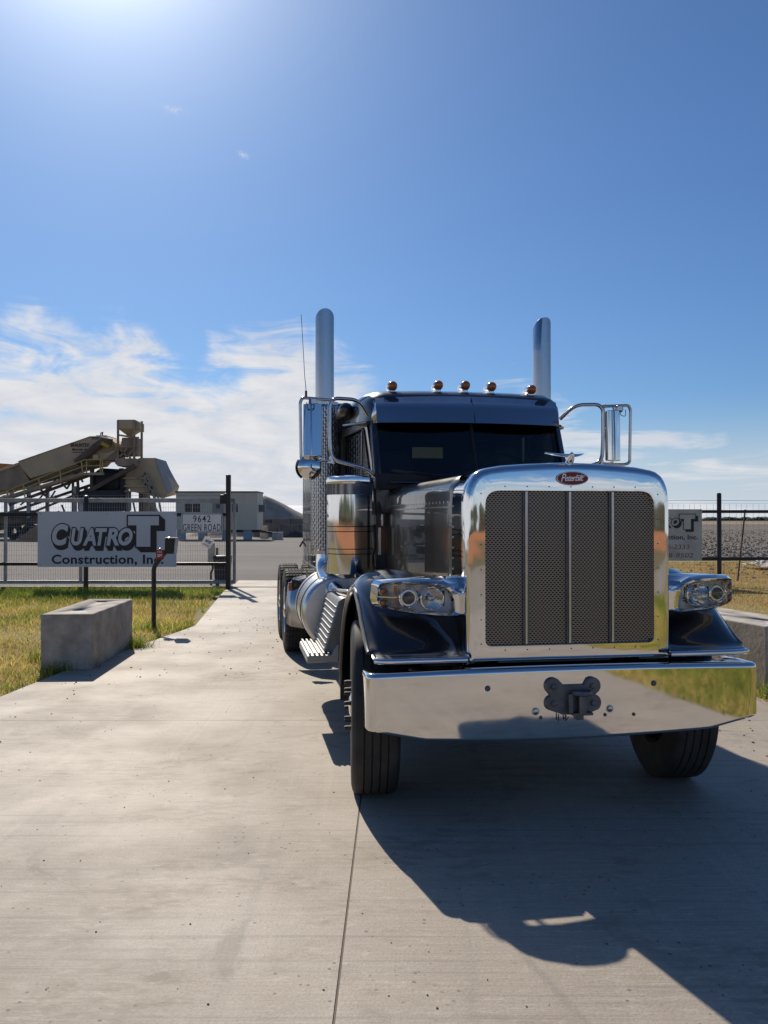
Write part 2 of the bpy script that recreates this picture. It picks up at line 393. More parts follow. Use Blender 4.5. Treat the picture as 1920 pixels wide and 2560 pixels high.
# ------------------------------------------------------------------ ground, driveway, yard, fields
def nodes_concrete():
    m = mat('broomed_concrete', (.40, .365, .325), .62, 0, spec=.4)
    nt = m.node_tree; b = nt.nodes['Principled BSDF']; L = nt.links.new
    geo = nt.nodes.new('ShaderNodeNewGeometry')
    def N(scale, stretch=(1, 1, 1), detail=6, rot=0, dist=0, rg=.6):
        mpn = nt.nodes.new('ShaderNodeMapping'); mpn.inputs['Scale'].default_value = stretch; mpn.inputs['Rotation'].default_value = (0, 0, rot)
        L(geo.outputs['Position'], mpn.inputs[0])
        n = nt.nodes.new('ShaderNodeTexNoise'); n.inputs['Scale'].default_value = scale; n.inputs['Detail'].default_value = detail
        n.inputs['Distortion'].default_value = dist; n.inputs['Roughness'].default_value = rg
        L(mpn.outputs[0], n.inputs['Vector']); return n.outputs['Fac']
    def rng_(v, a, c, lo, hi):
        r = nt.nodes.new('ShaderNodeMapRange'); L(v, r.inputs[0]); r.interpolation_type = 'SMOOTHSTEP'
        for i, q in enumerate((a, c, lo, hi)): r.inputs[i+1].default_value = q
        return r.outputs[0]
    def mix(f, A, B, mode='MIX'):
        x = nt.nodes.new('ShaderNodeMix'); x.data_type = 'RGBA'; x.blend_type = mode
        if isinstance(f, float): x.inputs[0].default_value = f
        else: L(f, x.inputs[0])
        for k, q in ((6, A), (7, B)):
            if isinstance(q, tuple): x.inputs[k].default_value = (*q, 1)
            else: L(q, x.inputs[k])
        return x.outputs[2]
    blot = rng_(N(.55, detail=7, dist=.6), .38, .66, 0, 1)
    c = mix(blot, (.365, .308, .242), (.455, .392, .318))

    # broom strokes run across the drive, tyre streaks along it
    broom = N(1.0, (1.6, 95, 1), 3)
    c = mix(rng_(broom, .35, .65, 0, .45), c, (.52, .455, .375))
    broom2 = rng_(N(1.0, (.35, 22, 1), 6, dist=.25), .55, .66, 0, .55)
    c = mix(broom2, c, (.255, .23, .20))
    tyre = rng_(N(1.0, (7.5, .22, 1), 5, rot=R(-11), dist=.4), .55, .74, 0, .38)
    c = mix(tyre, c, (.56, .495, .41))
    tyre2 = rng_(N(1.0, (9.5, .3, 1), 4, rot=R(-24), dist=.3), .56, .72, 0, .26)
    c = mix(tyre2, c, (.24, .22, .195))
    stain = rng_(N(1.15, (1, .8, 1), 10, dist=1.0, rg=.68), .585, .68, 0, .62)
    c = mix(stain, c, (.235, .205, .17))
    fine = N(85, detail=3)
    c = mix(rng_(fine, .35, .75, 0, .50), c, (.235, .20, .16))
    grit = N(230, detail=2)
    c = mix(rng_(grit, .62, .75, 0, .55), c, (.16, .135, .11)); c = mix(rng_(grit, .38, .26, 0, .45), c, (.60, .55, .47))
    worn = rng_(N(.8, (1, 1.3, 1), 10, dist=.8, rg=.66), .47, .60, 0, .9)         # patches where the paste has worn off
    mott = rng_(N(5.0, (1, 2.2, 1), detail=10, dist=.6, rg=.74), .45, .60, 0, 1)
    wm = nt.nodes.new('ShaderNodeMath'); wm.operation = 'MULTIPLY'; L(worn, wm.inputs[0]); L(mott, wm.inputs[1])
    c = mix(wm.outputs[0], c, (.275, .228, .172))
    pale = rng_(N(9.0, (1, 3.5, 1), detail=10, dist=.4, rg=.74), .52, .66, 0, .55)
    c = mix(pale, c, (.55, .485, .40))
    pores = nt.nodes.new('ShaderNodeTexVoronoi'); pores.inputs['Scale'].default_value = 17; pores.inputs['Randomness'].default_value = 1
    L(geo.outputs['Position'], pores.inputs['Vector'])
    pm = rng_(pores.outputs['Distance'], .09, .17, 1, 0)
    gate = rng_(N(2.2, detail=4), .47, .58, 0, .85)
    mm = nt.nodes.new('ShaderNodeMath'); mm.operation = 'MULTIPLY'; L(pm, mm.inputs[0]); L(gate, mm.inputs[1])
    c = mix(mm.outputs[0], c, (.12, .10, .085))
    L(c, b.inputs['Base Color'])
    L(rng_(N(.9, detail=5), .35, .7, .60, .74), b.inputs['Roughness'])
    bp = nt.nodes.new('ShaderNodeBump'); bp.inputs['Strength'].default_value = .42; bp.inputs['Distance'].default_value = .004
    hsum = nt.nodes.new('ShaderNodeMath'); hsum.operation = 'MULTIPLY_ADD'; L(broom, hsum.inputs[0]); hsum.inputs[1].default_value = .9; L(fine, hsum.inputs[2])
    L(hsum.outputs[0], bp.inputs['Height']); L(bp.outputs[0], b.inputs['Normal'])
    return m
CONCRETE = nodes_concrete()
JOINT = mat('joint_filler', (.19, .155, .12), .9)
CAST = mat('cast_concrete', (.45, .41, .355), .85, var=(4.5, .34, None), bump=(26, .9, .008, 8), rvar=(8, .1))
SOIL = mat('dry_soil_and_turf', (.15, .105, .055), .95, var=(1.3, .4, (.16, .15, .05)), bump=(9, .8, .03, 8))
TURF = mat('dry_turf_base', (.30, .22, .095), .95, var=(1.1, .4, (.23, .215, .06)), bump=(14, .9, .03, 8))
GRAVEL = mat('yard_gravel', (.150, .134, .120), .92, var=(.22, .28, (.215, .195, .175)), bump=(26, .9, .03, 8), vstretch=(.35, 1, 1))
FIELD = mat('ploughed_field', (.135, .112, .09), .95, var=(.6, .4, (.16, .13, .10)), bump=(2.5, 1.0, .15, 8), vstretch=(.3, 1, 1))
FALLOW = mat('fallow_strip', (.27, .19, .12), .95, var=(.1, .3, None))
CLAY = mat('orange_clay', (.48, .19, .065), .95, var=(.25, .25, None), bump=(.8, .8, .2, 8))
ROADM = mat('worn_road', (.30, .26, .21), .9, var=(.8, .2, None), bump=(60, .4, .01))

def sheet(name, poly, z, material, k='structure', lo=None):
    mb = MB()
    if lo is None: mb.add([(x, y, z) for x, y in poly], [tuple(range(len(poly)))])
    else: mb.prism(poly, lo, z, 'XY')
    return kind(mb.build(name, material, smooth=0), k)
sheet('ground', [(-3500, -3500), (3500, -3500), (3500, 3500), (-3500, 3500)], -.075, SOIL)
sheet('roadside_verge', [(-60, -7), (60, -7), (60, 36), (-1.6, 36), (-1.6, 21.9), (-60, 21.9)], -.045, TURF)
sheet('gravel_yard', [(-130, 21.9), (-1.6, 21.9), (-1.6, 36), (9, 36), (9, 125), (-130, 125)], -.035, GRAVEL)
sheet('farm_field', [(9, 36), (700, 36), (700, 350), (9, 350)], -.03, FIELD)
sheet('fallow_strip', [(9, 350.2), (1500, 350.2), (1500, 900), (9, 900)], -.03, FALLOW)
sheet('road', [(-400, -16), (400, -16), (400, -7.2), (-400, -7.2)], -.03, ROADM)
sheet('clay_field', [(-500, -200), (500, -200), (500, -30), (-500, -30)], -.04, CLAY)
# the drive: slabs with sawn joints over a dark joint bed
edgeL = [(-7.1, -7.0), (-4.9, -1.0), (-3.95, 4.0), (-3.60, 8.06), (-3.50, 9.58), (-3.25, 11.2), (-2.96, 13.49), (-3.35, 16.8), (-3.74, 20.13), (-4.0, 23.9)]
edgeR = [(7.3, -7.0), (5.2, -2.2), (3.95, 1.0), (3.62, 4.5), (3.48, 8.0), (3.40, 13.49), (3.40, 23.3)]
def xat(e, y):
    for (x0, y0), (x1, y1) in zip(e, e[1:]):
        if y0 <= y <= y1: return x0+(x1-x0)*(y-y0)/(y1-y0)
    return e[-1][0]
bed = kind(MB().prism(edgeL[::-1]+edgeR, -.07, -.005, 'XY').build('driveway', JOINT, smooth=0), 'structure')
rows = [-7.0, .86, 7.13, 13.44, 21.46, 23.6]
mid = lambda y: -.20+.012*y
for a, b in zip(rows, rows[1:]):
    g0, g1 = a+.003, b-.003
    ysL = [g0]+[y for _, y in edgeL if g0 < y < g1]+[g1]; ysR = [g0]+[y for _, y in edgeR if g0 < y < g1]+[g1]
    left = [(xat(edgeL, y), y) for y in ysL]; right = [(xat(edgeR, y), y) for y in ysR]
    MB().prism(left+[(mid(g1)-.005, g1), (mid(g0)-.005, g0)], -.05, 0, 'XY').build('concrete_slab', CONCRETE, bed, 0)
    MB().prism([(mid(g0)+.005, g0), *right, (mid(g1)+.005, g1)], -.05, 0, 'XY').build('concrete_slab', CONCRETE, bed, 0)
sheet('gate_track_footing', [(-30, 20.95), (-4.05, 20.95), (-4.05, 21.3), (-30, 21.3)], .03, CAST, lo=-.06)

# ------------------------------------------------------------------ grass (stuff) and pebbles
def grassmat():
    m = bpy.data.materials.new('grass_blades'); m.use_nodes = True; nt = m.node_tree; b = nt.nodes['Principled BSDF']; L = nt.links.new
    at = nt.nodes.new('ShaderNodeVertexColor'); at.layer_name = 'tint'; L(at.outputs[0], b.inputs['Base Color'])
    b.inputs['Roughness'].default_value = .6; b.inputs['Specular IOR Level'].default_value = .25
    tr = nt.nodes.new('ShaderNodeBsdfTranslucent'); L(at.outputs[0], tr.inputs[0])
    mx = nt.nodes.new('ShaderNodeMixShader'); mx.inputs[0].default_value = .5
    o = nt.nodes['Material Output']; L(b.outputs[0], mx.inputs[1]); L(tr.outputs[0], mx.inputs[2]); L(mx.outputs[0], o.inputs['Surface'])
    return m
GRASS = grassmat()
def vnoise(x, y, s, seed):
    r = np.random.default_rng(seed); g = r.random((64, 64)); u, v = x*s, y*s
    i, j = np.floor(u).astype(int), np.floor(v).astype(int); a, b = u-i, v-j
    a, b = a*a*(3-2*a), b*b*(3-2*b); G = lambda p, q: g[p % 64, q % 64]
    return (G(i, j)*(1-a)+G(i+1, j)*a)*(1-b)+(G(i, j+1)*(1-a)+G(i+1, j+1)*a)*b
def grass(name, n, sampler, hmin, hmax, wid, lushf, z=-.05, tone=(1, 1, 1)):
    x, y = sampler(n); n = len(x)
    pat = .6*vnoise(x, y, .55, 1)+.4*vnoise(x, y, 1.9, 2)
    lush = np.clip(lushf(x, y, pat), 0, 1)
    keep = rng.random(n) < np.clip(.30+1.1*vnoise(x, y, 1.3, 5)+.3*lush, .15, 1)
    x, y, pat, lush = x[keep], y[keep], pat[keep], lush[keep]; n = len(x)
    h = (hmin+(hmax-hmin)*rng.random(n)**1.6)*(.55+.75*lush+.35*vnoise(x, y, 2.6, 3))
    a = rng.random(n)*2*PI; w = wid*(.6+.8*rng.random(n)); lean = rng.normal(0, .45, (n, 2))*h[:, None]
    ca, sa = np.cos(a)*w/2, np.sin(a)*w/2
    V = np.empty((n, 5, 3), np.float32); zz = np.full(n, z)
    V[:, 0] = np.stack([x-ca, y-sa, zz], 1); V[:, 1] = np.stack([x+ca, y+sa, zz], 1)
    mx_, my_ = x+lean[:, 0]*.35, y+lean[:, 1]*.35
    V[:, 2] = np.stack([mx_+ca*.75, my_+sa*.75, zz+h*.55], 1); V[:, 3] = np.stack([mx_-ca*.75, my_-sa*.75, zz+h*.55], 1)
    V[:, 4] = np.stack([x+lean[:, 0], y+lean[:, 1], zz+h], 1)
    base = (np.arange(n)*5)[:, None]
    quads = base+np.array([[0, 1, 2, 3]]); tris = base+np.array([[3, 2, 4]])
    me = bpy.data.meshes.new(name); me.vertices.add(n*5); me.vertices.foreach_set('co', V.ravel())
    loops = np.concatenate([quads, tris], 1).ravel(); me.loops.add(len(loops)); me.loops.foreach_set('vertex_index', loops)
    ls = (np.arange(n)[:, None]*7+np.array([[0, 4]])).ravel(); lt = np.tile([4, 3], n)
    me.polygons.add(2*n); me.polygons.foreach_set('loop_start', ls); me.polygons.foreach_set('loop_total', lt)
    me.update()
    dry = np.array([.74, .56, .19]); straw = np.array([.60, .41, .17]); green = np.array([.24, .31, .05]); olive = np.array([.52, .46, .11])
    t = rng.random(n)[:, None]; c = np.where(t < .45, dry, np.where(t < .62, straw, olive))
    gl = (rng.random(n) < lush)[:, None]; c = np.where(gl, green*(.8+.5*rng.random((n, 1))), c)
    c = c*(.75+.5*rng.random((n, 1)))*np.array(tone)*(.72+.5*vnoise(x, y, .9, 41))[:, None]
    ca_ = me.color_attributes.new('tint', 'FLOAT_COLOR', 'POINT')
    ca_.data.foreach_set('color', np.repeat(np.concatenate([c, np.ones((n, 1))], 1), 5, 0).astype(np.float32).ravel())
    me.materials.append(GRASS); o = bpy.data.objects.new(name, me); COL.objects.link(o); return kind(o, 'stuff')
eL = np.array(edgeL); eR = np.array(edgeR)
def left_area(n):
    x = rng.uniform(-13.5, -2.9, n); y = rng.uniform(7.0, 20.9, n)
    k = (x < np.interp(y, eL[:, 1], eL[:, 0])-.26+.30*vnoise(x, y, 1.3, 9)) & (x > -1.6-y*.50)
    return x[k], y[k]
grass('grass', 170000, left_area, .04, .12, .010, lambda x, y, p: np.clip((y-17.6)/1.8, 0, 1)*.85+np.clip((p-.55)*2.4, 0, .55))
def right_area(n):
    x = rng.uniform(3.4, 15, n); y = rng.uniform(6.8, 34, n)
    k = (x > np.interp(y, eR[:, 1], eR[:, 0])+.06-.1*vnoise(x, y, 1.5, 9)) & (x < 3+y*.50) & (x > y*.20)
    return x[k], y[k]
grass('grass', 120000, right_area, .04, .11, .011, lambda x, y, p: np.clip((p-.52)*2.6, 0, .6)*(y < 20), tone=(.92, .74, .80))
def front_area(n):
    x = rng.uniform(3.6, 12, n); y = rng.uniform(-6.5, 6.8, n)
    k = x > np.interp(y, eR[:, 1], eR[:, 0])+.06-.15*vnoise(x, y, 1.5, 9)
    return x[k], y[k]
grass('grass', 90000, front_area, .06, .17, .012, lambda x, y, p: .42+np.clip((p-.45)*2, -.3, .5))
def edge_area(n):
    y = rng.uniform(7.0, 20.5, n); x = np.interp(y, eL[:, 1], eL[:, 0])-.1-.25*rng.random(n)**2
    k = vnoise(x, y, 2.2, 31) > .58
    return x[k], y[k]
grass('grass', 3500, edge_area, .04, .12, .011, lambda x, y, p: .75+0*p)
def base_area(n):   # tufts at the foot of the left block and the key pad post
    cs = [(-3.62, 9.55, .18), (-3.45, 11.4, .2), (-3.35, 9.75, .08), (-3.2, 11.2, .14), (-3.66, 13.3, .3), (-4.1, 10.4, .15), (3.75, 8.3, .2)]
    x = []; y = []
    for a, b, r in cs: x.append(rng.normal(a, r*.6, n//7)); y.append(rng.normal(b, r*.6, n//7))
    return np.concatenate(x), np.concatenate(y)
grass('grass', 1500, base_area, .06, .17, .010, lambda x, y, p: .9+0*p)

PEB = mat('dark_pebbles', (.10, .08, .065), .9, var=(9, .6, (.27, .23, .19)))
def pebbles(name, pts, material, flat=.7):
    mb = MB()
    for x, y, r, z in pts:
        m = 6; o = [(x+r*math.cos(a*PI/3+r*900)*(.7+.5*random.random()), y+r*math.sin(a*PI/3+r*900)*(.7+.5*random.random())) for a in range(m)]
        vs = [(p[0], p[1], z) for p in o]+[(x+(p[0]-x)*.75, y+(p[1]-y)*.75, z+r*flat) for p in o]+[(x, y, z+r*flat*1.25)]
        mb.add(vs, [(i, (i+1) % m, m+(i+1) % m, m+i) for i in range(m)]+[(m+i, m+(i+1) % m, 2*m) for i in range(m)])
    return kind(mb.build(name, material, smooth=0), 'stuff')
pts = []
while len(pts) < 560:
    y = random.uniform(2.3, 21); x = random.uniform(-.48*y-.3, .48*y+.3)
    el_, er_ = xat(edgeL, y), xat(edgeR, y)
    if not el_+.03 < x < er_-.03: continue
    nearedge = min(x-el_, er_-x) < .9 or 9 < y < 16
    if nearedge or random.random() < .35: pts.append((x, y, random.uniform(.003, .008)*(1.5 if nearedge else .7), 0))
pebbles('loose_gravel', pts, PEB)
# clods and pale stubble on the ploughed field
pts = []
for _ in range(2600):
    y = 36+(150-36)*random.random()**1.9; x = random.uniform(.34*y, .50*y); pts.append((x, y, random.uniform(.025, .075), -.03))
pebbles('field_clods', pts, mat('field_clods', (.14, .115, .09), .95, var=(1, .4, None)), .9)
pts = []
for _ in range(620):
    y = 37+(190-37)*random.random()**1.6; x = random.uniform(.34*y, .50*y); pts.append((x, y, random.uniform(.035, .085), .03+.05*random.random()))
pebbles('cotton_remnants', pts, mat('cotton_remnants', (.62, .59, .53), .9), .4)
pts = []
for _ in range(260):
    y = random.uniform(25.0, 34.5); x = random.gauss(.425*y+.8, 2.2); pts.append((x, y, random.uniform(.02, .06), -.045))
pebbles('dirt_clods', pts, mat('dirt_clods', (.15, .12, .095), .95, var=(2, .4, (.24, .2, .16))), .7)

# tree lines on the horizon (read as one mass each)
LEAF = mat('distant_foliage', (.050, .062, .040), .95, var=(.05, .4, None))
def treeline(name, x0, x1, y, h, n):
    mb = MB()
    for _ in range(n):
        x = random.uniform(x0, x1); w = random.uniform(5, 15); hh = h*random.uniform(.55, 1.1); d = y+random.uniform(-40, 40)
        lev = [(0, .8), (.25, 1), (.55, .95), (.8, .7), (1, .22)]; rings = []
        for t, q in lev:
            rings.append([(x+w*q*math.cos(a*PI/4)*random.uniform(.75, 1.2), d+w*q*math.sin(a*PI/4), hh*t*random.uniform(.9, 1.06)) for a in range(8)])
        mb.loft(rings)
    return kind(mb.build(name, LEAF, smooth=0), 'stuff')
treeline('far_treeline', 300, 1300, 1900, 8.5, 230)
treeline('roadside_treeline', -420, 420, -330, 13, 160)

# ------------------------------------------------------------------ the truck (x right in the photo, y back, z up; front axle at y = 0)
T = thing('semi_truck', 'black long-nose semi truck with chrome bumper, tall grille and twin exhaust stacks', 'truck', (.951, 5.494, 0), R(9.66))
S2 = (-1, 1)
def mx(pts, s): return [(p[0]*s, *p[1:]) for p in pts]

# chassis
m = MB()
for s in S2: m.box2((s*.39, -.45, .72), (s*.47, 7.9, .98))
for y in (-.3, .9, 2.2, 3.6, 4.9, 6.4, 7.8): m.box((0, y, .85), (.78, .12, .2))
m.build('chassis_frame', FRAME_BLACK, T, bevel=.006)
m = MB(); m.tube([(-.92, 0, .50), (-.6, 0, .43), (.6, 0, .43), (.92, 0, .50)], .055, 10)
for s in S2:
    m.box((s*.42, 0, .62), (.09, 1.3, .07)); m.box((s*.42, 0, .53), (.12, .2, .14))
m.tube([(-.8, .22, .47), (.8, .22, .47)], .022, 8)
m.build('front_axle', FRAME_BLACK, T)
m = MB(); m.lathe([(.0, .01), (.0, .26), (.25, .32), (.9, .3), (.9, .01)], (0, .15, .78), 'Y', 20); m.box((0, .7, .62), (.5, 1.1, .3))
m.build('engine_block', FRAME_BLACK, T, bevel=.02)
MB().box((0, 1.0, .50), (1.3, .02, .35)).build('cross_panel', FRAME_BLACK, T); MB().box((0, 2.6, .60), (1.5, .6, .35)).build('gearbox_housing', FRAME_BLACK, T, bevel=.03)
for y in (5.78, 7.08):
    m = MB(); m.tube([(-1.1, y, .52), (1.1, y, .52)], .075, 12); m.lathe([(-.2, .05), (-.16, .18), (.16, .18), (.2, .05)], (0, y, .52), 'Y', 16)
    m.build('drive_axle', FRAME_BLACK, T)

# bumper
def bprof(x):
    ax = abs(x)
    y = -.735+.018*(ax/1.07)**2 if ax <= 1.09 else None
    zb = .447+.02*(ax/.84)**2 if ax < .84 else .467+(.53-.467)*(min(ax, 1.14)-.84)/.30
    return y, zb
st = []
for x in np.linspace(0, 1.088, 26): st.append((x, bprof(x)[0], bprof(x)[1], 0))
for a in np.linspace(12, 90, 9):
    r = .06; st.append((1.088+r*math.sin(R(a)), -.7164+r-r*math.cos(R(a)), .5223+.004*a/90, a))
st.append((1.148, -.54, .528, 90)); st.append((1.148, -.46, .537, 90))
st = [(-x, y, z, -a) for x, y, z, a in st[::-1][:-1]]+st
rings = []
for x, y, zb, a in st:
    nx, ny = math.sin(R(a)), -math.cos(R(a)); zt = .846-.016*(abs(x)/1.16)**2
    ring = []
    for d, z in ((.115, zt+.001), (.05, zt+.002), (.02, zt), (.006, zt-.007), (0, zt-.020), (0, zt-.026), (0, (zt+zb)/2+.1), (0, (zt+zb)/2-.05), (0, zb+.018), (0, zb+.013), (.004, zb+.004), (.014, zb), (.05, zb+.002)):
        ring.append((x-nx*d, y-ny*d, z))
    rings.append(ring)
bump = MB().loft(rings, False, False).build('bumper', CHROME_FLAT, T, smooth=50, solid=.004); bump.location.x = -.03
for x, z, r in ((-.518, .741, .013), (.449, .739, .013), (-.247, .607, .018), (.185, .607, .018), (-.217, .573, .008), (.157, .574, .008), (.328, .57, .008)):
    y = bprof(x)[0]
    MB().lathe([(y+.002, r*1.25), (y-.004, r*1.25), (y-.004, r), (y-.012, r*.8), (y-.015, .0005)], (x+.03, 0, z), 'Y', 14).build('bumper_bolt', GREY_STEEL if r < .017 else STAINLESS, bump)
# tow bracket on the bumper face
lob = [(-.150, .741, .045), (.076, .737, .048), (-.149, .648, .045), (.079, .643, .048)]
pl = []
def arc(c, r, a0, a1, n=8): return [(c[0]+r*math.cos(R(a0+(a1-a0)*k/n)), c[1]+r*math.sin(R(a0+(a1-a0)*k/n))) for k in range(n+1)]
pl += arc((-.150, .745), .046, 60, 235)+[(-.166, .692)]+arc((-.149, .650), .046, 130, 225)
pl += [(-.13, .60), (-.10, .588), (-.02, .586), (-.02, .556), (.024, .556), (.024, .586), (.05, .588)]
pl += arc((.079, .647), .048, -50, 60)+[(.092, .692)]+arc((.076, .741), .048, -60, 125)+[(.03, .748), (-.09, .748)]
tb = MB().prism(pl, -.738, -.758, 'XZ').build('tow_bracket', GREY_STEEL, T, bevel=.003)
MB().lathe([(.722, .001), (.722, .055), (.704, .06), (.698, .055), (.698, .001)], (.003, -.775, 0), 'Z', 20).build('tow_bracket_flange', GREY_STEEL, tb)
MB().lathe([(.60, .001), (.60, .024), (.70, .024), (.70, .001)], (.003, -.79, 0), 'Z', 16).build('tow_pin', GREY_STEEL, tb)
MB().box2((-.055, -.80, .588), (.062, -.757, .602)).build('tow_bracket_shelf', GREY_STEEL, tb, bevel=.002)
MB().box2((-.075, -.79, .60), (-.050, -.757, .705)).build('tow_bracket_web', GREY_STEEL, tb, bevel=.002)
for x, z, r in lob: MB().lathe([(-.757, .016), (-.768, .016), (-.770, .011), (-.771, .001)], (x, 0, z+.003), 'Y', 8).build('bracket_bolt', GREY_STEEL, tb, smooth=0)
for x in (-.122, -.082): MB().tube([(x, -.752, .592), (x+.001, -.753, .565), (x+.0005, -.752, .553)], .003, 6).build('retaining_clip', FRAME_BLACK, tb)
MB().tube([(-.08, -.752, .556), (-.062, -.753, .574)], .003, 6).build('retaining_clip', FRAME_BLACK, tb)
m = MB()
for s in S2: m.box((s*.43, -.56, .66), (.08, .30, .22))
m.box((0, -.52, .80), (1.9, .10, .05)); m.build('bumper_mount', FRAME_BLACK, T)

# grille surround with punched screen
half = [(.615, .843), (.615, 1.73), (.6125, 1.785), (.605, 1.836), (.590, 1.879), (.566, 1.914), (.531, 1.939), (.476, 1.956), (.385, 1.968), (.26, 1.977), (.13, 1.984)]
OUT = half+[(0, 1.987)]+[(-x, z) for x, z in half[::-1]]            # counter-clockwise seen from the front
INN = roundpoly([(.505, .950), (.505, 1.823), (-.505, 1.823), (-.505, .950)], [.04, .085, .085, .04], 6)
def lev(d): return offset(OUT, d) if d else OUT
LV = [lev(d) for d in (.046, .030, .013, .004, 0)]
o0, i0 = match(LV[0], INN); _, i1 = match(LV[0], offset(INN, .006))
c0 = (sum(p[0] for p in INN)/len(INN), sum(p[1] for p in INN)/len(INN))
angs = [math.atan2(p[1]-c0[1], p[0]-c0[0]) for p in o0]
lvs = [[hit_poly(q, c0, a) for a in angs] for q in LV]
rg = [[(x, -.575, z) for x, z in i1], [(x, -.613, z) for x, z in i0]]
rg += [[(x, -.613, z) for x, z in lvs[0]], [(x, -.611, z) for x, z in lvs[1]], [(x, -.600, z) for x, z in lvs[2]], [(x, -.585, z) for x, z in lvs[3]], [(x, -.562, z) for x, z in lvs[4]]]
rg += [[(x, y, z) for x, z in lvs[4]] for y in (-.50, -.40, -.29)]
surround = MB().loft(rg, True, False).build('grille_surround', CHROME, T, smooth=42); surround.location.x = .010
MB().box2((-.56, -.50, .88), (.56, -.47, 1.90)).build('radiator', RADIATOR, T)
pw = .2325; first = None
for k in range(4):
    x0 = -.505+k*(pw+.0267)
    if first is None:
        mb = MB(); perf(mb, pw+.012, .873, 11, 76, lambda u, v: (u-.006, 0, v), .0077, .0043)
        first = mb.build('grille_screen', GRILLE_METAL, surround, smooth=0, solid=.003, loc=(x0, -.578, .950))
    else: dup(first, surround, (x0, -.578, .950))
for k in range(3):
    x = -.505+pw+.01335+k*(pw+.0267)
    ch = MB().box2((x-.019, -.590, .953), (x+.019, -.582, 1.822)).build('grille_bar', GREY_STEEL, surround, bevel=.002)
    MB().lathe([(.958, .0005), (.958, .0085), (1.818, .0085), (1.818, .0005)], (x, -.596, 0), 'Z', 12).build('grille_bar_trim', STAINLESS, surround)
for x in (-.39, -.26, -.13, 0, .13, .26, .39):
    MB().lathe([(-.612, .0045), (-.615, .004), (-.6165, .0005)], (x, 0, 1.846), 'Y', 8).build('grille_screw', GREY_STEEL, surround)
    MB().lathe([(-.612, .0045), (-.615, .004), (-.6165, .0005)], (x, 0, .928), 'Y', 8).build('grille_screw', GREY_STEEL, surround)
for s in S2:
    for z in (1.805, 1.66, 1.52, 1.38, 1.24, 1.10, .965):
        MB().lathe([(-.612, .0045), (-.615, .004), (-.6165, .0005)], (s*.529, 0, z), 'Y', 8).build('grille_screw', GREY_STEEL, surround)
    for z in np.linspace(1.0, 1.80, 14):
        MB().lathe([(s*.614, .006), (s*.617, .005), (s*.6185, .0005)], (0, -.315, z), 'X', 8).build('grille_rivet', STAINLESS, surround)
# oval badge
el2 = [(.096*math.cos(a), 1.894+.040*math.sin(a)) for a in np.linspace(0, 2*PI, 40, endpoint=False)]
el3 = [(.091*math.cos(a), 1.894+.0358*math.sin(a)) for a in np.linspace(0, 2*PI, 40, endpoint=False)]
badge = MB().prism(el2, -.617, -.6235, 'XZ').build('badge', STAINLESS, T, bevel=.0015); badge.location.x = .016
MB().prism(el3, -.6236, -.6252, 'XZ').build('badge_enamel', RED_BADGE, badge)
text('badge_lettering', 'P', (-.071, -.040, 1.874, 1.920), SILVER_PAINT, badge, -.6253, shear=.35, off=.012)
text('badge_lettering', 'eterbilt', (-.047, .066, 1.877, 1.913), SILVER_PAINT, badge, -.6253, shear=.35, off=.014, spacing=.86, lean=.02)
MB().box2((.03, -.6268, 1.907), (.078, -.6253, 1.910)).build('badge_lettering', SILVER_PAINT, badge)
# swept-wing hood ornament
m = MB()
body = [(-.46, 1.958, .010), (-.53, 1.972, .020), (-.575, 1.99, .024), (-.60, 2.012, .021), (-.612, 2.032, .013), (-.616, 2.040, .004)]
m.loft([[(r*math.cos(a), y+r*.45*math.sin(a), z+r*.9*math.sin(a)) for a in np.linspace(0, 2*PI, 12, endpoint=False)] for y, z, r in body])
for s in S2:
    w = [(.0, -.585, 2.024, .030, .012), (.05, -.565, 2.029, .028, .0085), (.09, -.535, 2.037, .020, .006), (.118, -.50, 2.044, .008, .003)]
    m.loft([[(s*x, y+c*math.cos(a), z+t*math.sin(a)) for a in np.linspace(0, 2*PI, 10, endpoint=False)] for x, y, z, c, t in w])
m.loft([[(x, y, z+.004) for x, z in ((-.02, 1.958), (.02, 1.958), (.012, 1.968), (-.012, 1.968))] for y in (-.56, -.30)])
m.build('hood_ornament', CHROME_FLAT, T, smooth=60).location = (.016, .0, 0)

# hood
def hoodring(y):
    t = (y+.45)/1.93; w = .584+.115*t; zc = 1.962-.012*t; zs = zc-.035
    pts = [(-w, .98), (-w, 1.3), (-w, 1.6), (-w, zs-.10)]
    pts += [(-w+.09-.09*math.cos(R(a)), zs-.10+.10*math.sin(R(a))) for a in (20, 40, 60, 80)]
    pts += [(-w*.62, zs+.018), (-w*.3, zc-.004)]
    pts = pts+[(0, zc)]+[(-x, z) for x, z in pts[::-1]]
    return [(x, y, z) for x, z in pts]
hood = MB().loft([hoodring(y) for y in (-.46, -.2, .1, .4, .7, 1.0, 1.25, 1.42, 1.47)], False, False).build('hood', PAINT, T, smooth=50, solid=.006)
for s in S2:
    wA, wB = .584+.115*.09, .584+.115*.98
    MB().bar((s*(wA+.004), -.28, 1.735), (s*(wB+.004), 1.44, 1.735), .008, .010).build('hood_trim', STAINLESS, hood)
    for k in range(22):
        y = -.25+k*.078; w = .584+.115*(y+.45)/1.93
        MB().lathe([(s*(w-.001), .0075), (s*(w+.004), .006), (s*(w+.006), .0005)], (0, y, 1.765), 'X', 8).build('hood_rivet', STAINLESS, hood)
    MB().tube(fillet([(s*.71, 1.40, 1.70), (s*.75, 1.43, 1.72), (s*.76, 1.47, 1.80)], .03), .010, 8).build('hood_latch', RUBBER, hood)
    MB().box((s*.735, 1.44, 1.66), (.02, .03, .10)).build('hood_latch_strap', STAINLESS, hood, bevel=.004)
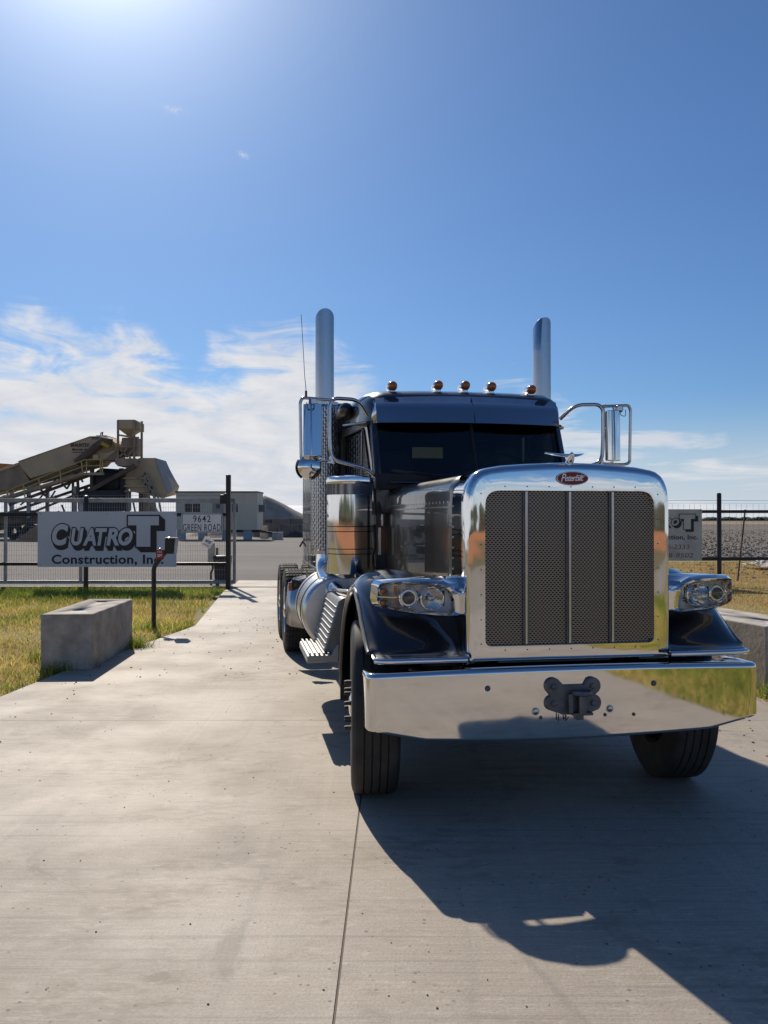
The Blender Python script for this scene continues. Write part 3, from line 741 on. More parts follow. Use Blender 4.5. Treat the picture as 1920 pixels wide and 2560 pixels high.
MB().lathe([(0, .02), (.02, .017), (.026, .001)], (0.0, -.2, 1.965), 'Z', 10).build('washer_nozzle', PLASTIC, hood)

# fenders
path = [(-.660, .878), (-.672, .886), (-.662, .897), (-.615, .905), (-.575, .914), (-.548, .935), (-.522, .965), (-.482, 1.012), (-.425, 1.075), (-.345, 1.152), (-.245, 1.228), (-.115, 1.302), (.02, 1.342), (.16, 1.343), (.32, 1.300), (.48, 1.225), (.63, 1.115), (.75, .975), (.84, .81), (.89, .65), (.905, .52)]
xs = [(.60, .16), (.66, .10), (.74, .045), (.84, .010), (.91, 0), (.98, .004), (1.04, .018), (1.085, .042), (1.12, .074), (1.142, .108), (1.150, .140), (1.143, .147), (1.125, .148)]
def fenderrings(s):
    out = []
    for i, (y, z) in enumerate(path):
        a, b = path[max(i-1, 0)], path[min(i+1, len(path)-1)]
        ty, tz = b[0]-a[0], b[1]-a[1]; L = math.hypot(ty, tz); ny, nz = tz/L, -ty/L
        f = 1 if i > 5 else .0
        f2 = min(1, max(0, (i-4)/5))
        k = .95 if i <= 5 else 1.0
        ring = []
        for x, d in xs:
            dd = d*(f2 if x > 1.0 else f2*min(1, max(0, (1.15-abs(y-.1))/.7)))
            if i <= 4 and x > 1.0: dd = 0; yy = y+(x-1.0)**2*1.6; x = 1.0+(x-1.0)*.86
            else: yy = y
            ring.append((s*x, yy+ny*dd, z+nz*dd))
        out.append(ring)
    return out
for s in S2:
    fe = MB().loft(fenderrings(s), False, False).build('fender', PAINT, T, smooth=45, solid=.006); fe.location.x = 0 if s < 0 else -.03
    # lip round the arch opening
    lip = [(s*1.146, y+.0, z) for y, z in path[6:]]
    pts_ = [fenderrings(s)[i][-4] for i in range(5, len(path))]
    MB().tube(pts_, .011, 8).build('fender_lip', PAINT, fe)
    MB().tube([(s*.615, -.668, .889), (s*.9, -.668, .889), (s*1.0, -.667, .889), (s*1.06, -.660, .889), (s*1.10, -.648, .889), (s*1.115, -.63, .889)], .017, 12).build('fender_trim', CHROME_FLAT, fe)
    # inner wheel well
    m = MB(); well = [(y*.93+.0, .52+(z-.52)*.93) for y, z in path[5:]]
    m.loft([[(s*x, y, z) for x in (.52, .80, 1.06)] for y, z in well], False, False)
    m.loft([[(s*.55, y, z), (s*.55, min(y, .7), .55)] for y, z in well], False, False)
    m.build('wheel_well', FRAME_BLACK, fe, solid=.004)
    MB().box2((s*.62, .90, .36), (s*1.13, .915, .80)).build('mud_flap', RUBBER, fe, bevel=.003)

# headlights
ho = [(-1.126, 1.205), (-1.119, 1.285), (-1.105, 1.308), (-1.06, 1.321), (-.95, 1.328), (-.83, 1.327), (-.765, 1.317), (-.715, 1.292), (-.682, 1.262), (-.655, 1.249), (-.600, 1.247), (-.600, 1.112), (-.70, 1.104), (-.80, 1.113), (-.93, 1.127), (-1.04, 1.143), (-1.10, 1.160), (-1.119, 1.178)]
hl = [(-1.112, 1.205), (-1.106, 1.272), (-1.097, 1.290), (-1.03, 1.296), (-.90, 1.297), (-.80, 1.291), (-.745, 1.274), (-.712, 1.245), (-.695, 1.200), (-.692, 1.140), (-.705, 1.127), (-.80, 1.131), (-.92, 1.142), (-1.04, 1.158), (-1.09, 1.172), (-1.108, 1.187)]
def yface(x): return -.530+.16*max(0, (abs(x)-.86)/.27)**2+.03*max(0, (.72-abs(x))/.12)
for s in S2:
    P = roundpoly([(x*s, z) for x, z in ho], .012, 3); Q = roundpoly([(x*s, z) for x, z in hl], .01, 3)
    if s > 0: pass
    po, pi_ = match(P, Q)
    cxz = (s*.9, 1.21)
    def sc(p, k): return (cxz[0]+(p[0]-cxz[0])*k, cxz[1]+(p[1]-cxz[1])*k)
    rings = [[(x, yface(x)+.035, z) for x, z in pi_], [(x, yface(x)-.004, z) for x, z in pi_],
             [(x+(a-x)*.45, yface(x)-.012, z+(b-z)*.45) for (x, z), (a, b) in zip(pi_, po)],
             [(x, yface(x)+.004, z) for x, z in po],
             [(x, yface(x)+.035, z) for x, z in [sc(p, 1.01) for p in po]],
             [(x, -.42+.35*(yface(x)+.53), z+.012) for x, z in [sc(p, .95) for p in po]],
             [(x, -.345, z+.028) for x, z in [sc(p, .76) for p in po]], [(x, -.31, z+.035) for x, z in [sc(p, .35) for p in po]]]
    hp = MB().loft(rings, True, False).build('headlight', CHROME_FLAT, T, smooth=60); hp.location.x = .018 if s < 0 else .045
    # back plate of the reflector, with fine ribs
    m = MB()
    zs = np.linspace(1.10, 1.31, 43); xs2 = np.linspace(-1.13, -.685, 24)
    def inside(x, z):
        c = False
        for i in range(len(hl)):
            (x1, z1), (x2, z2) = hl[i-1], hl[i]
            if (z1 > z) != (z2 > z) and x < (x2-x1)*(z-z1)/(z2-z1)+x1: c = not c
        return c
    m.add([(s*x, yface(x)+.040+.003*(j % 2), z) for j, z in enumerate(zs) for x in xs2], [(j*24+i, j*24+i+1, (j+1)*24+i+1, (j+1)*24+i) for j in range(42) for i in range(23)
          if inside((xs2[i]+xs2[i+1])/2, (zs[j]+zs[j+1])/2) and math.hypot((xs2[i]+xs2[i+1])/2+.795, (zs[j]+zs[j+1])/2-1.214) > .060 and math.hypot((xs2[i]+xs2[i+1])/2+.929, (zs[j]+zs[j+1])/2-1.218) > .044])
    m.build('reflector_panel', SILVERED, hp, smooth=0)
    # projector and bowl
    MB().lathe([(-.490, .058), (-.512, .056), (-.516, .050), (-.508, .045), (-.500, .044), (-.500, .038), (-.510, .036)], (s*.929, 0, 1.218), 'Y', 28).build('projector_ring', CHROME_FLAT, hp)
    MB().lathe([(-.498, .037), (-.510, .033), (-.518, .022), (-.5215, .010), (-.522, .0005)], (s*.929, 0, 1.218), 'Y', 24).build('projector_bulb', PROJ_GLASS, hp)
    MB().lathe([(-.500, .071), (-.520, .069), (-.524, .063), (-.505, .056), (-.485, .044), (-.470, .026), (-.465, .012)], (s*.795, 0, 1.214), 'Y', 28).build('lamp_bowl', CHROME_FLAT, hp)
    MB().lathe([(-.465, .016), (-.500, .016), (-.505, .010), (-.506, .0005)], (s*.795, 0, 1.216), 'Y', 12).build('lamp_bulb_shield', STAINLESS, hp)
    for z in (1.252, 1.186):
        yb = yface(1.06)
        MB().lathe([(yb+.035, .017), (yb+.012, .015), (yb+.006, .010), (yb+.004, .0005)], (s*1.060, 0, z), 'Y', 14).build('turn_signal_bulb', AMBER, hp)
        MB().lathe([(yb+.036, .026), (yb+.022, .024), (yb+.020, .020), (yb+.03, .018)], (s*1.060, 0, z), 'Y', 16).build('turn_signal_cup', STAINLESS, hp)
        zz = (z-.022, z+.030)
        MB().box2((s*.988, yface(1.0)+.02, zz[0]), (s*1.004, yface(1.0)+.038, zz[1])).build('amber_reflector', AMBER, hp, bevel=.002)
    MB().bar((s*.985, yface(.985)+.032, 1.217), (s*1.09, yface(1.09)+.034, 1.217), .006, .008).build('lens_divider', CHROME_FLAT, hp)
    m = MB(); lx = np.linspace(-1.118, -.684, 23); lz = np.linspace(1.115, 1.305, 15)
    m.add([(s*x, yface(x)-.004-.010*max(0, 1-((x+.9)/.24)**2), z) for z in lz for x in lx], [(j*23+i, j*23+i+1, (j+1)*23+i+1, (j+1)*23+i) for j in range(14) for i in range(22) if inside((lx[i]+lx[i+1])/2, (lz[j]+lz[j+1])/2)])
    m.build('headlight_lens', LENS, hp, smooth=60)

# cab
cab = None
m = MB()
RS = [(1.56, 2.635, .70, 2.46), (1.585, 2.668, .745, 2.46), (1.64, 2.70, .785, 2.46), (1.74, 2.727, .815, 2.47), (1.95, 2.745, .845, 2.48), (2.4, 2.752, .875, 2.49), (2.88, 2.752, .885, 2.49)]
def roofring(y, zt, w, zl):
    pts = [(-w-.03, zl), (-w-.026, zl+.05)]+[(-w+.13-.155*math.cos(R(a)), zt-.145+.14*math.sin(R(a))) for a in (0, 20, 40, 60, 80)]+[(-w*.5, zt+.004)]
    return [(x, y, z) for x, z in pts+[(0, zt+.008)]+[(-x, z) for x, z in pts[::-1]]]
m.loft([roofring(*q) for q in RS], False, False)
m.add(roofring(*RS[0]), [tuple(range(len(roofring(*RS[0]))))])
cab = m.build('cab_roof', PAINT, T, smooth=50)
m = MB()
m.box2((-.79, 1.47, 1.0), (.79, 1.53, 1.965)); m.box2((-.70, 1.30, 1.94), (.70, 1.50, 1.962))
m.box2((-.9, 1.5, .96), (.9, 2.88, 1.02)); m.box2((-.93, 2.80, 1.0), (-.60, 2.88, 2.50)); m.box2((.60, 2.80, 1.0), (.93, 2.88, 2.50))
m.box2((-.60, 2.80, 2.42), (.60, 2.88, 2.74))
for s in S2:
    m.loft([[(s*x, y, z) for x, y, z in ((.755, 1.335, 1.95), (.805, 1.37, 1.95), (.805, 1.47, 1.95), (.775, 1.40, 1.95))], [(s*x, y, z) for x, y, z in ((.745, 1.575, 2.47), (.80, 1.60, 2.47), (.80, 1.72, 2.47), (.765, 1.65, 2.47))]])
m.build('cab_shell', PAINT, T, bevel=.012)
m = MB(); m.box2((-.80, 1.34, 1.90), (.80, 1.78, 2.02)); m.lathe([(0, .001), (0, .2), (.08, .19), (.09, .001)], (.42, 1.72, 1.98), 'Z', 16)
m.box2((-.83, 1.62, 2.44), (.83, 2.8, 2.46))
m.build('dashboard', CABIN, T, bevel=.02)
# windscreen, two flat panes meeting in a shallow V
for s in S2:
    b0, b1, t1, t0 = (0, 1.285, 1.955), (s*.770, 1.375, 1.955), (s*.757, 1.615, 2.50), (0, 1.53, 2.53)
    MB().add([b0, b1, t1, t0], [(0, 1, 2, 3)]).build('windscreen', WSCREEN, T, smooth=0, solid=.005)
    MB().tube([Vector(b1)+Vector((0, -.006, 0)), Vector(t1)+Vector((0, -.006, 0))], .012, 8).build('windscreen_seal', PLASTIC, T)
    MB().tube([Vector(b0)+Vector((0, -.006, .0)), Vector(b1)+Vector((0, -.006, 0))], .012, 8).build('windscreen_seal', PLASTIC, T)
    a = Vector((s*.12, 1.288, 1.965)); e = Vector((s*.62, 1.372, 2.035))
    wa = MB().tube([a, a+Vector((s*.10, 0, .03)), e], .007, 6).build('wiper_arm', PLASTIC, T)
    MB().bar(e+Vector((-s*.24, -.035, -.025)), e+Vector((s*.05, -.006, .012)), .010, .022).build('wiper_blade', RUBBER, wa)
MB().tube([(0, 1.278, 1.955), (0, 1.523, 2.53)], .014, 8).build('windscreen_divider', PLASTIC, T)
MB().box2((.22, 1.40, 2.02), (.62, 1.402, 2.10)).build('dashboard_card', mat('dash_card', (.30, .42, .38), .7, var=(40, .5, (.05, .09, .08))), T).rotation_euler = (0, 0, 0)
m = MB(); m.tube([(.42+.22*math.cos(a), 1.93+.05*math.sin(a), 2.06+.17*math.sin(a)) for a in np.linspace(0, 2*PI, 25)], .014, 8)
m.tube([(.42, 1.93, 2.06), (.42, 1.70, 1.95)], .03, 8); m.build('steering_wheel', PLASTIC, T)
for x in (-.42, .42):
    m = MB(); m.loft([[(x+px, 2.46+pz*.12, 1.5+pz) for px in (-.23, .23)]+[(x+px, 2.58+pz*.12, 1.5+pz) for px in (.23, -.23)] for pz in (0, .3, .62)])
    m.loft([[(x+px, 2.53+pz*.12, 1.5+pz) for px in (-w, w)]+[(x+px, 2.62+pz*.12, 1.5+pz) for px in (w, -w)] for pz, w in ((.62, .19), (.74, .15), (.80, .12))]); m.box2((x-.25, 2.0, 1.38), (x+.25, 2.55, 1.52))
    m.build('driver_seat', SEAT, T, bevel=.03)
# drop visor
m = MB(); rg = []
for x in np.concatenate([[-.80, -.795], np.linspace(-.765, .765, 21), [.795, .80]]):
    ax = abs(x); yb, yt = 1.415+.10*(ax/.77)**2, 1.545+.055*(ax/.77)**2
    zt = 2.664-.020*(ax/.75)**2-(.055 if ax > .77 else 0); zb = 2.436
    if ax > .77: yb += .10 if ax < .798 else .20; yt += .06 if ax < .798 else .14; zb += .0 if ax < .798 else .03
    rg.append([(x, yt, zt), (x, (yt+yb)/2-.012, (zt+zb)/2), (x, yb, zb), (x, yb+.012, zb-.004)])
vis = m.loft(rg, False, False).build('sun_visor', VISOR_STEEL, T, smooth=60, solid=.003)
MB().bar((.020, 1.535, 2.655), (.020, 1.406, 2.445), .004, .004).build('visor_seam', GREY_STEEL, vis)
# marker lamps
for x, z in ((-.60, 2.722), (-.212, 2.738), (.02, 2.742), (.248, 2.738), (.60, 2.722)):
    ml = MB().lathe([(1.70, .030), (1.715, .040), (1.735, .043), (1.80, .040), (1.88, .028), (1.94, .012), (1.955, .001)], (x, 0, z+.042), 'Y', 18).build('marker_lamp', CHROME_FLAT, T)
    MB().lathe([(1.712, .0385), (1.697, .036), (1.682, .027), (1.674, .013), (1.672, .0005)], (x, 0, z+.042), 'Y', 18).build('marker_lens', AMBER, ml)
    MB().box2((x-.022, 1.72, z-.03), (x+.022, 1.90, z+.012)).build('marker_base', CHROME_FLAT, ml, bevel=.006)
MB().lathe([(2.10, .001), (2.105, .03), (2.13, .055), (2.18, .066), (2.6, .05), (2.62, .001)], (-.93, 0, 2.615), 'Y', 20).build('roof_side_pod', PAINT_DUST, T)
for k in range(11): MB().lathe([(0, .006), (.004, .004), (.005, .0005)], (-.868-.012, 1.75+k*.09, 2.60), 'X', 6).build('roof_rivet', STAINLESS, cab)
# doors
for s in S2:
    outl = roundpoly([(1.50, 1.03), (2.72, 1.03), (2.72, 2.50), (1.74, 2.50), (1.47, 1.99)], [.04, .05, .08, .10, .10], 5)
    hole = roundpoly([(1.59, 1.93), (2.62, 1.93), (2.62, 2.42), (1.80, 2.42), (1.585, 2.02)], [.04, .05, .07, .07, .05], 5)
    d = MB().ringpanel(outl, hole, s*.875, s*.915, 'YZ').build('door', PAINT, T, bevel=.004)
    MB().prism(offset(hole, -.008), s*.893, s*.897, 'YZ').build('door_glass', SIDE_GLASS, d, smooth=0)
    MB().tube([(s*.918, *p) for p in hole+hole[:1]], .009, 6).build('window_trim', PLASTIC, d)
    MB().bar((s*.905, 1.93, 1.93), (s*.905, 1.90, 2.42), .012, .012).build('vent_window_bar', STAINLESS, d)
    MB().tube(fillet([(s*.915, 2.50, 1.78), (s*.955, 2.50, 1.79), (s*.955, 2.66, 1.79), (s*.915, 2.66, 1.78)], .03), .011, 8).build('door_handle', CHROME_FLAT, d)
    def toe(o):
        for v in o.data.vertices: v.co.x -= s*.115*max(0, (2.72-v.co.y))/1.2
        for c in o.children: toe(c)
    for z in (1.3, 1.75): MB().lathe([(z-.05, .016), (z+.05, .016)], (s*.918, 1.50, 0), 'Z', 8, caps=True).build('door_hinge', PAINT_DUST, d)
    MB().tube(fillet([(s*.90, 1.66, 2.46), (s*1.0, 1.78, 2.45), (s*1.03, 2.1, 2.47), (s*.90, 2.3, 2.52)], .05), .010, 8).build('drip_rail', STAINLESS, d)
    toe(d)
    MB().tube(fillet([(s*1.06, 3.12, 1.47), (s*1.125, 3.12, 1.47), (s*1.125, 3.12, 2.2), (s*1.06, 3.12, 2.2)], .06), .016, 8).build('grab_handle', PLASTIC, T)

# sleeper
W2, y0, y1, zb, zt = 1.065, 3.0, 5.35, 1.0, 2.79
def rr(y, k=0): return [(x, y, z) for x, z in roundpoly([(-W2+k, zb+k), (W2-k, zb+k), (W2-k, zt-k), (-W2+k, zt-k)], [.02, .02, .16, .16], 6)]
m = MB(); m.loft([rr(y0, .03), rr(y0+.03), rr(y0+.8), rr(y0+1.6), rr(y1-.05), rr(y1, .04)], True, False)
outl = roundpoly([(-W2+.03, zb+.03), (W2-.03, zb+.03), (W2-.03, zt-.03), (-W2+.03, zt-.03)], [.02, .02, .16, .16], 6)
m.ringpanel(outl, [(-.60, 1.15), (.60, 1.15), (.60, 2.45), (-.60, 2.45)], y0-.001, y0+.03, 'XZ')
m.ringpanel(outl, [(.30, 2.435), (.70, 2.435), (.70, 2.575), (.30, 2.575)], y1-.03, y1+.001, 'XZ')
slp = m.build('sleeper', PAINT_DUST, T, smooth=45)
MB().prism([(.29, 2.425), (.71, 2.425), (.71, 2.585), (.29, 2.585)], y1-.018, y1-.012, 'XZ').build('sleeper_window', mat_ := glassmat('amber_tinted_glass', (.27, .25, .18)), slp, smooth=0)
m = MB(); m.box2((-.60, 2.88, 1.1), (-.58, 3.0, 2.5)); m.box2((.58, 2.88, 1.1), (.60, 3.0, 2.5)); m.box2((-.6, 2.88, 2.45), (.6, 3.0, 2.47)); m.box2((-1.0, 3.2, 1.6), (.1, 5.3, 1.75))
m.build('sleeper_boot', CABIN, slp)
for s in S2:
    for y in (3.35, 4.15, 4.95, 5.28): MB().box2((s*1.063, y-.012, 1.05), (s*1.072, y+.012, 2.62)).build('panel_seam', STAINLESS, slp, bevel=.002)
    for z in (1.16, 1.74, 2.30): MB().box2((s*1.063, 3.05, z-.012), (s*1.073, 5.32, z+.012)).build('panel_strip', STAINLESS, slp, bevel=.002)
    MB().box2((s*1.066, 3.05, 1.02), (s*1.071, 5.3, 1.62)).build('toolbox_door', CHROME, slp)
    MB().box2((s*1.066, 4.2, 1.80), (s*1.071, 5.2, 2.25)).build('skirt_panel', STAINLESS, slp)
    for k in range(16): MB().lathe([(s*1.064, .009), (s*1.070, .007), (s*1.073, .0005)], (0, 5.32, 1.1+k*.1), 'X', 6).build('sleeper_rivet', STAINLESS, slp)
    MB().bar((s*1.07, 5.30, 1.40), (s*1.11, 5.29, 1.33), .018).build('sleeper_hook', PLASTIC, slp)

# exhaust stacks
for s in S2:
    X, Y, r = s*1.062+(.022 if s > 0 else .008), 2.80, .0885
    n = 28; m = MB(); prof = []
    rings = []
    for z in (1.30, 2.0, 2.7, 3.3): rings.append([(X+r*math.cos(2*PI*k/n), Y+r*math.sin(2*PI*k/n), z) for k in range(n)])
    rings.append([(X+r*math.cos(2*PI*k/n), Y+r*math.sin(2*PI*k/n), 3.545-.085*math.sin(2*PI*k/n)+(.012 if s > 0 else 0)*math.cos(2*PI*k/n)) for k in range(n)])
    rings.append([(X+(r-.006)*math.cos(2*PI*k/n), Y+(r-.006)*math.sin(2*PI*k/n), 3.545-.085*math.sin(2*PI*k/n)) for k in range(n)])
    rings.append([(X+(r-.006)*math.cos(2*PI*k/n), Y+(r-.006)*math.sin(2*PI*k/n), 3.0) for k in range(n)])
    stack = m.loft(rings, True, False).build('exhaust_stack', STAINLESS, T, smooth=50)
    # slotted heat shield
    m = MB(); rs, a0, a1 = .125, -200, 20; U = R(a1-a0)*rs
    perf(m, 1.36, U, 24, 21, lambda u, v: (X+rs*math.cos(R(a0)+v/rs), Y+rs*math.sin(R(a0)+v/rs), 1.37+u), .0225, .0052)
    m.build('heat_shield', STAINLESS, stack, smooth=50, solid=.002)
    MB().lathe([(2.73, .128), (2.76, .128), (2.765, .09)], (X, Y, 0), 'Z', 28).build('heat_shield_band', STAINLESS, stack)
    MB().lathe([(1.34, .10), (1.345, .130), (1.375, .130)], (X, Y, 0), 'Z', 28).build('heat_shield_band', STAINLESS, stack)
    pp = fillet([(X, Y, 1.42), (X, Y-.02, 1.18), (s*1.0, Y-.55, .98), (s*.72, Y-1.05, .86)], .26, 8)
    MB().tube(pp, .088, 20).build('exhaust_elbow', CHROME_FLAT, stack)
    MB().box2((s*.93, Y-.03, 2.3), (s*1.0, Y+.03, 2.36)).build('stack_bracket', STAINLESS, stack)

# air cleaners
for s in S2:
    cx_, cy_ = s*1.048, 1.02; r = .168
    ac = MB().lathe([(1.235, .001), (1.235, .07), (1.265, .13), (1.268, r), (1.84, r), (1.842, r-.012), (1.915, r-.012), (1.918, r+.004), (1.94, r+.008), (1.965, r+.003), (1.978, r-.02), (1.985, .06), (1.987, .001)], (cx_, cy_, 0), 'Z', 48).build('air_cleaner', CHROME_FLAT, T, smooth=40)
    m = MB(); perf(m, 2*PI*(r+.001), .074, 96, 9, lambda u, v: (cx_+(r+.001)*math.cos(u/(r+.001)), cy_+(r+.001)*math.sin(u/(r+.001)), 1.842+v), .0034, .0026)
    m.build('intake_screen', GREY_STEEL, ac, smooth=50, solid=.0015)
    for z in (1.412, 1.448, 1.574, 1.61): MB().lathe([(z-.003, r), (z-.003, r+.003), (z+.003, r+.003), (z+.003, r)], (cx_, cy_, 0), 'Z', 40).build('cleaner_strap', PLASTIC, ac)
    for z in (1.43, 1.592): MB().box2((cx_-s*.0, cy_+.10, z-.03), (s*.86, cy_+.16, z+.03)).build('cleaner_bracket', STAINLESS, ac, bevel=.004)
    MB().box2((cx_+.02, cy_-r-.004, 1.245), (cx_+.045, cy_-r+.03, 1.275)).build('drain_latch', STAINLESS, ac)
    # cowl hardware between cleaner and hood
    MB().box2((s*.84, 1.44, 1.36), (s*.88, 1.47, 1.60)).build('cowl_bracket', STAINLESS, T, bevel=.004)
    MB().box2((s*.74, 1.44, 1.38), (s*.765, 1.47, 1.60)).build('cowl_bracket', STAINLESS, T, bevel=.004)
    MB().tube(fillet([(s*.80, 1.45, 1.62), (s*.79, 1.42, 1.45), (s*.83, 1.40, 1.35), (s*.76, 1.43, 1.15)], .08), .012, 8).build('cowl_hose', RUBBER, T)
    MB().tube(fillet([(s*.80, 1.46, 1.93), (s*.80, 1.40, 1.86), (s*.79, 1.43, 1.7)], .05), .012, 8).build('cowl_hose', RUBBER, T)

# mirrors
for s in S2:
    yM = 1.37
    p = fillet([(s*.785, 1.40, 1.985), (s*.86, 1.37, 2.055), (s*1.145, yM, 2.125), (s*1.158, yM, 2.30), (s*1.158, yM, 2.602), (s*.93, 1.40, 2.598), (s*.84, 1.50, 2.49)], .075, 8)
    mr = MB().tube(p, .0155, 10).build('mirror', STAINLESS, T)
    e_ = 0
    mr.location.x = 0 if s < 0 else -.072
    p2 = fillet([(s*1.150, yM-.01, 2.585), (s*(1.37-e_), yM-.02, 2.596), (s*(1.388-e_), yM-.02, 2.56), (s*(1.380-e_), yM-.02, 2.125), (s*(1.33-e_), yM-.02, 2.110), (s*1.145, yM, 2.118)], .05, 7)
    MB().tube(p2, .0125, 10).build('mirror_frame', STAINLESS, mr)
    rot = Matrix.Rotation(R(-4) if s < 0 else R(4), 3, 'Z') @ Matrix.Rotation(R(-7 if s < 0 else -1), 3, 'X'); c = Vector((s*1.292-(.055 if s > 0 else 0), yM-.02, 2.345))
    hp_ = roundpoly([(-.073, .035), (-.073, -.012), (-.045, -.036), (.045, -.036), (.073, -.012), (.073, .035)], .02, 4)
    if s > 0: hp_ = [(x*.80, y) for x, y in hp_]
    m = MB(); m.loft([[c+rot @ Vector((x, y, z)) for x, y in hp_] for z in (-.205, .205)])
    mb_ = m.build('mirror_head', CHROME_FLAT, mr, smooth=40, bevel=.004)
    m = MB(); m.box(c+rot @ Vector((0, .038, 0)), (.132 if s < 0 else .105, .004, .39), rot); m.build('mirror_glass', mat('mirror_silver', (.8, .8, .8), .01, 1.0) if s < 0 else MATS['mirror_silver'], mr)
    MB().tube([c+Vector((-.012, -.060, -.20)), c+Vector((-.018, -.056, .19)), c+Vector((-.02, -.03, .24))], .0065, 8).build('mirror_rod', STAINLESS, mr)
    MB().lathe([(.0, .02), (-.03, .024), (-.05, .014)], (s*1.30, yM-.02, 2.59), 'Z', 10, caps=True).build('mirror_mount', PLASTIC, mr)
    MB().box((s*1.285, yM-.02, 2.568), (.055, .05, .045)).build('mirror_mount', STAINLESS, mr, bevel=.006)
    MB().bar((s*1.16, yM, 2.11), (s*1.24, yM-.02, 2.135), .012).build('mirror_clamp', STAINLESS, mr)
    MB().prism([(s*1.12, 2.09), (s*1.175, 2.10), (s*1.15, 2.16)], yM-.012, yM+.012, 'XZ').build('mirror_clamp', STAINLESS, mr)
    MB().prism([(s*1.13, 2.575), (s*1.18, 2.61), (s*1.165, 2.53)], yM-.01, yM+.01, 'XZ').build('mirror_clamp', STAINLESS, mr)
    MB().tube(fillet([(s*1.34, yM-.03, 2.56), (s*1.33, yM-.05, 2.50), (s*1.28, yM-.06, 2.51), (s*1.285, yM-.05, 2.55)], .02), .003, 6).build('mirror_cable', RUBBER, mr)
    if s < 0:
        dome = [(-.045, .001), (-.043, .03), (-.034, .06), (-.018, .084), (0, .095), (.012, .097), (.02, .094)]
        MB().lathe(dome, (s*1.318, yM-.02, 2.062), 'Y', 32).build('convex_mirror', CHROME_FLAT, mr)
        MB().lathe([(-.004, .098), (-.004, .104), (.022, .104), (.022, .098)], (s*1.318, yM-.02, 2.062), 'Y', 14, R(145), R(235)).build('convex_mirror_shade', PLASTIC, mr, solid=.004)
        MB().tube(fillet([(s*1.30, yM-.05, 2.10), (s*1.31, yM-.075, 2.06), (s*1.27, yM-.07, 2.03)], .02), .004, 6).build('convex_mirror_arm', PLASTIC, mr)
MB().tube([(-1.342, 1.35, 2.585), (-1.343, 1.35, 2.66), (-1.352, 1.35, 2.75), (-1.38, 1.35, 3.235)], .0035, 6, r2=.0022).build('antenna', PLASTIC, T)
MB().tube([(-1.342, 1.35, 2.585), (-1.3425, 1.35, 2.65)], .009, 8).build('antenna_base', PLASTIC, T)

# steps, battery box, tanks
for s in S2:
    sp = MB().prism([(s*1.09, .563), (s*1.335, .563), (s*1.335, .612), (s*1.325, .620), (s*1.15, .620), (s*1.09, .70)], 1.32, 2.14, 'XZ').build('side_step', TREAD_PLATE, T, bevel=.006)
    for k in range(5): MB().box2((s*(1.160+k*.036), 1.325, .618), (s*(1.176+k*.036), 2.135, .640)).build('step_ridge', TREAD_PLATE, sp, bevel=.003)
    bb = MB().prism([(s*.72, .56), (s*1.10, .56), (s*1.20, .63), (s*1.085, 1.02), (s*1.05, 1.05), (s*.72, 1.05)], 1.40, 2.30, 'XZ').build('battery_box', SHADED_ALUM, T, bevel=.012)
    for k in range(9): MB().bar((s*(1.193-k*.0118), 1.42, .655+k*.040), (s*(1.193-k*.0118), 2.28, .655+k*.040), .016, .010).build('box_ridge', SHADED_ALUM, bb, bevel=.004)
    MB().box2((s*.75, 1.385, .6), (s*1.06, 1.398, 1.0)).build('box_front_panel', GREY_STEEL, bb, bevel=.004)
    MB().tube(fillet([(s*1.0, 1.42, 1.05), (s*1.0, 1.44, 1.10), (s*1.06, 1.7, 1.09), (s*1.06, 2.2, 1.07)], .06), .012, 8).build('box_handle', STAINLESS, bb)
    tk = MB().lathe([(2.36, .001), (2.355, .20), (2.365, .31), (2.39, .333), (2.42, .338), (3.30, .338), (3.33, .333), (3.35, .30), (3.36, .001)], (s*.955, 0, .83), 'Y', 56).build('fuel_tank', ALUM, T, smooth=40)
    for y in (2.62, 3.12): MB().lathe([(y-.025, .339), (y-.025, .343), (y+.025, .343), (y+.025, .339)], (s*.955, 0, .83), 'Y', 48).build('tank_strap', PLASTIC, tk)
    MB().lathe([(0, .05), (.04, .05), (.05, .001)], (s*.98, 2.9, 1.165), 'Z', 16).build('tank_cap', STAINLESS, tk)
    # guard ahead of the drive wheels
    gp = [(1.03, 1.03), (1.18, 1.00), (1.255, .90), (1.29, .70), (1.295, .43), (1.285, .43), (1.278, .70), (1.245, .892), (1.175, .988), (1.03, 1.018)]
    gd = MB().prism([(s*x, z) for x, z in gp], 4.75, 4.77, 'XZ')
    rngs = [[(s*.70, 4.72, .35), (s*.70, 4.80, .98)], [(s*1.0, 4.74, .38), (s*1.02, 4.88, 1.02)], [(s*1.25, 4.80, .42), (s*1.20, 4.96, .98)], [(s*1.295, 4.86, .45), (s*1.27, 5.02, .88)]]
    gd = MB().loft([[q[0], ((q[0][0]+q[1][0])/2+s*.012, (q[0][1]+q[1][1])/2, (q[0][2]+q[1][2])/2), q[1]] for q in rngs], False, False).build('wheel_guard', ALUM, T, smooth=60, solid=.006)
    MB().prism([(s*1.09, .90), (s*1.09, .94), (s*1.245, .98), (s*1.245, .84)], 4.66, 4.68, 'XZ').build('marker_bracket', PLASTIC, gd, bevel=.002)
    MB().lathe([(4.655, .001), (4.65, .006), (4.66, .008)], (s*1.20, 0, .91), 'Y', 8).build('bracket_bolt', STAINLESS, gd)
    MB().box2((s*1.24, 4.63, .845), (s*1.285, 4.68, .94)).build('side_marker', AMBER, gd, bevel=.008)

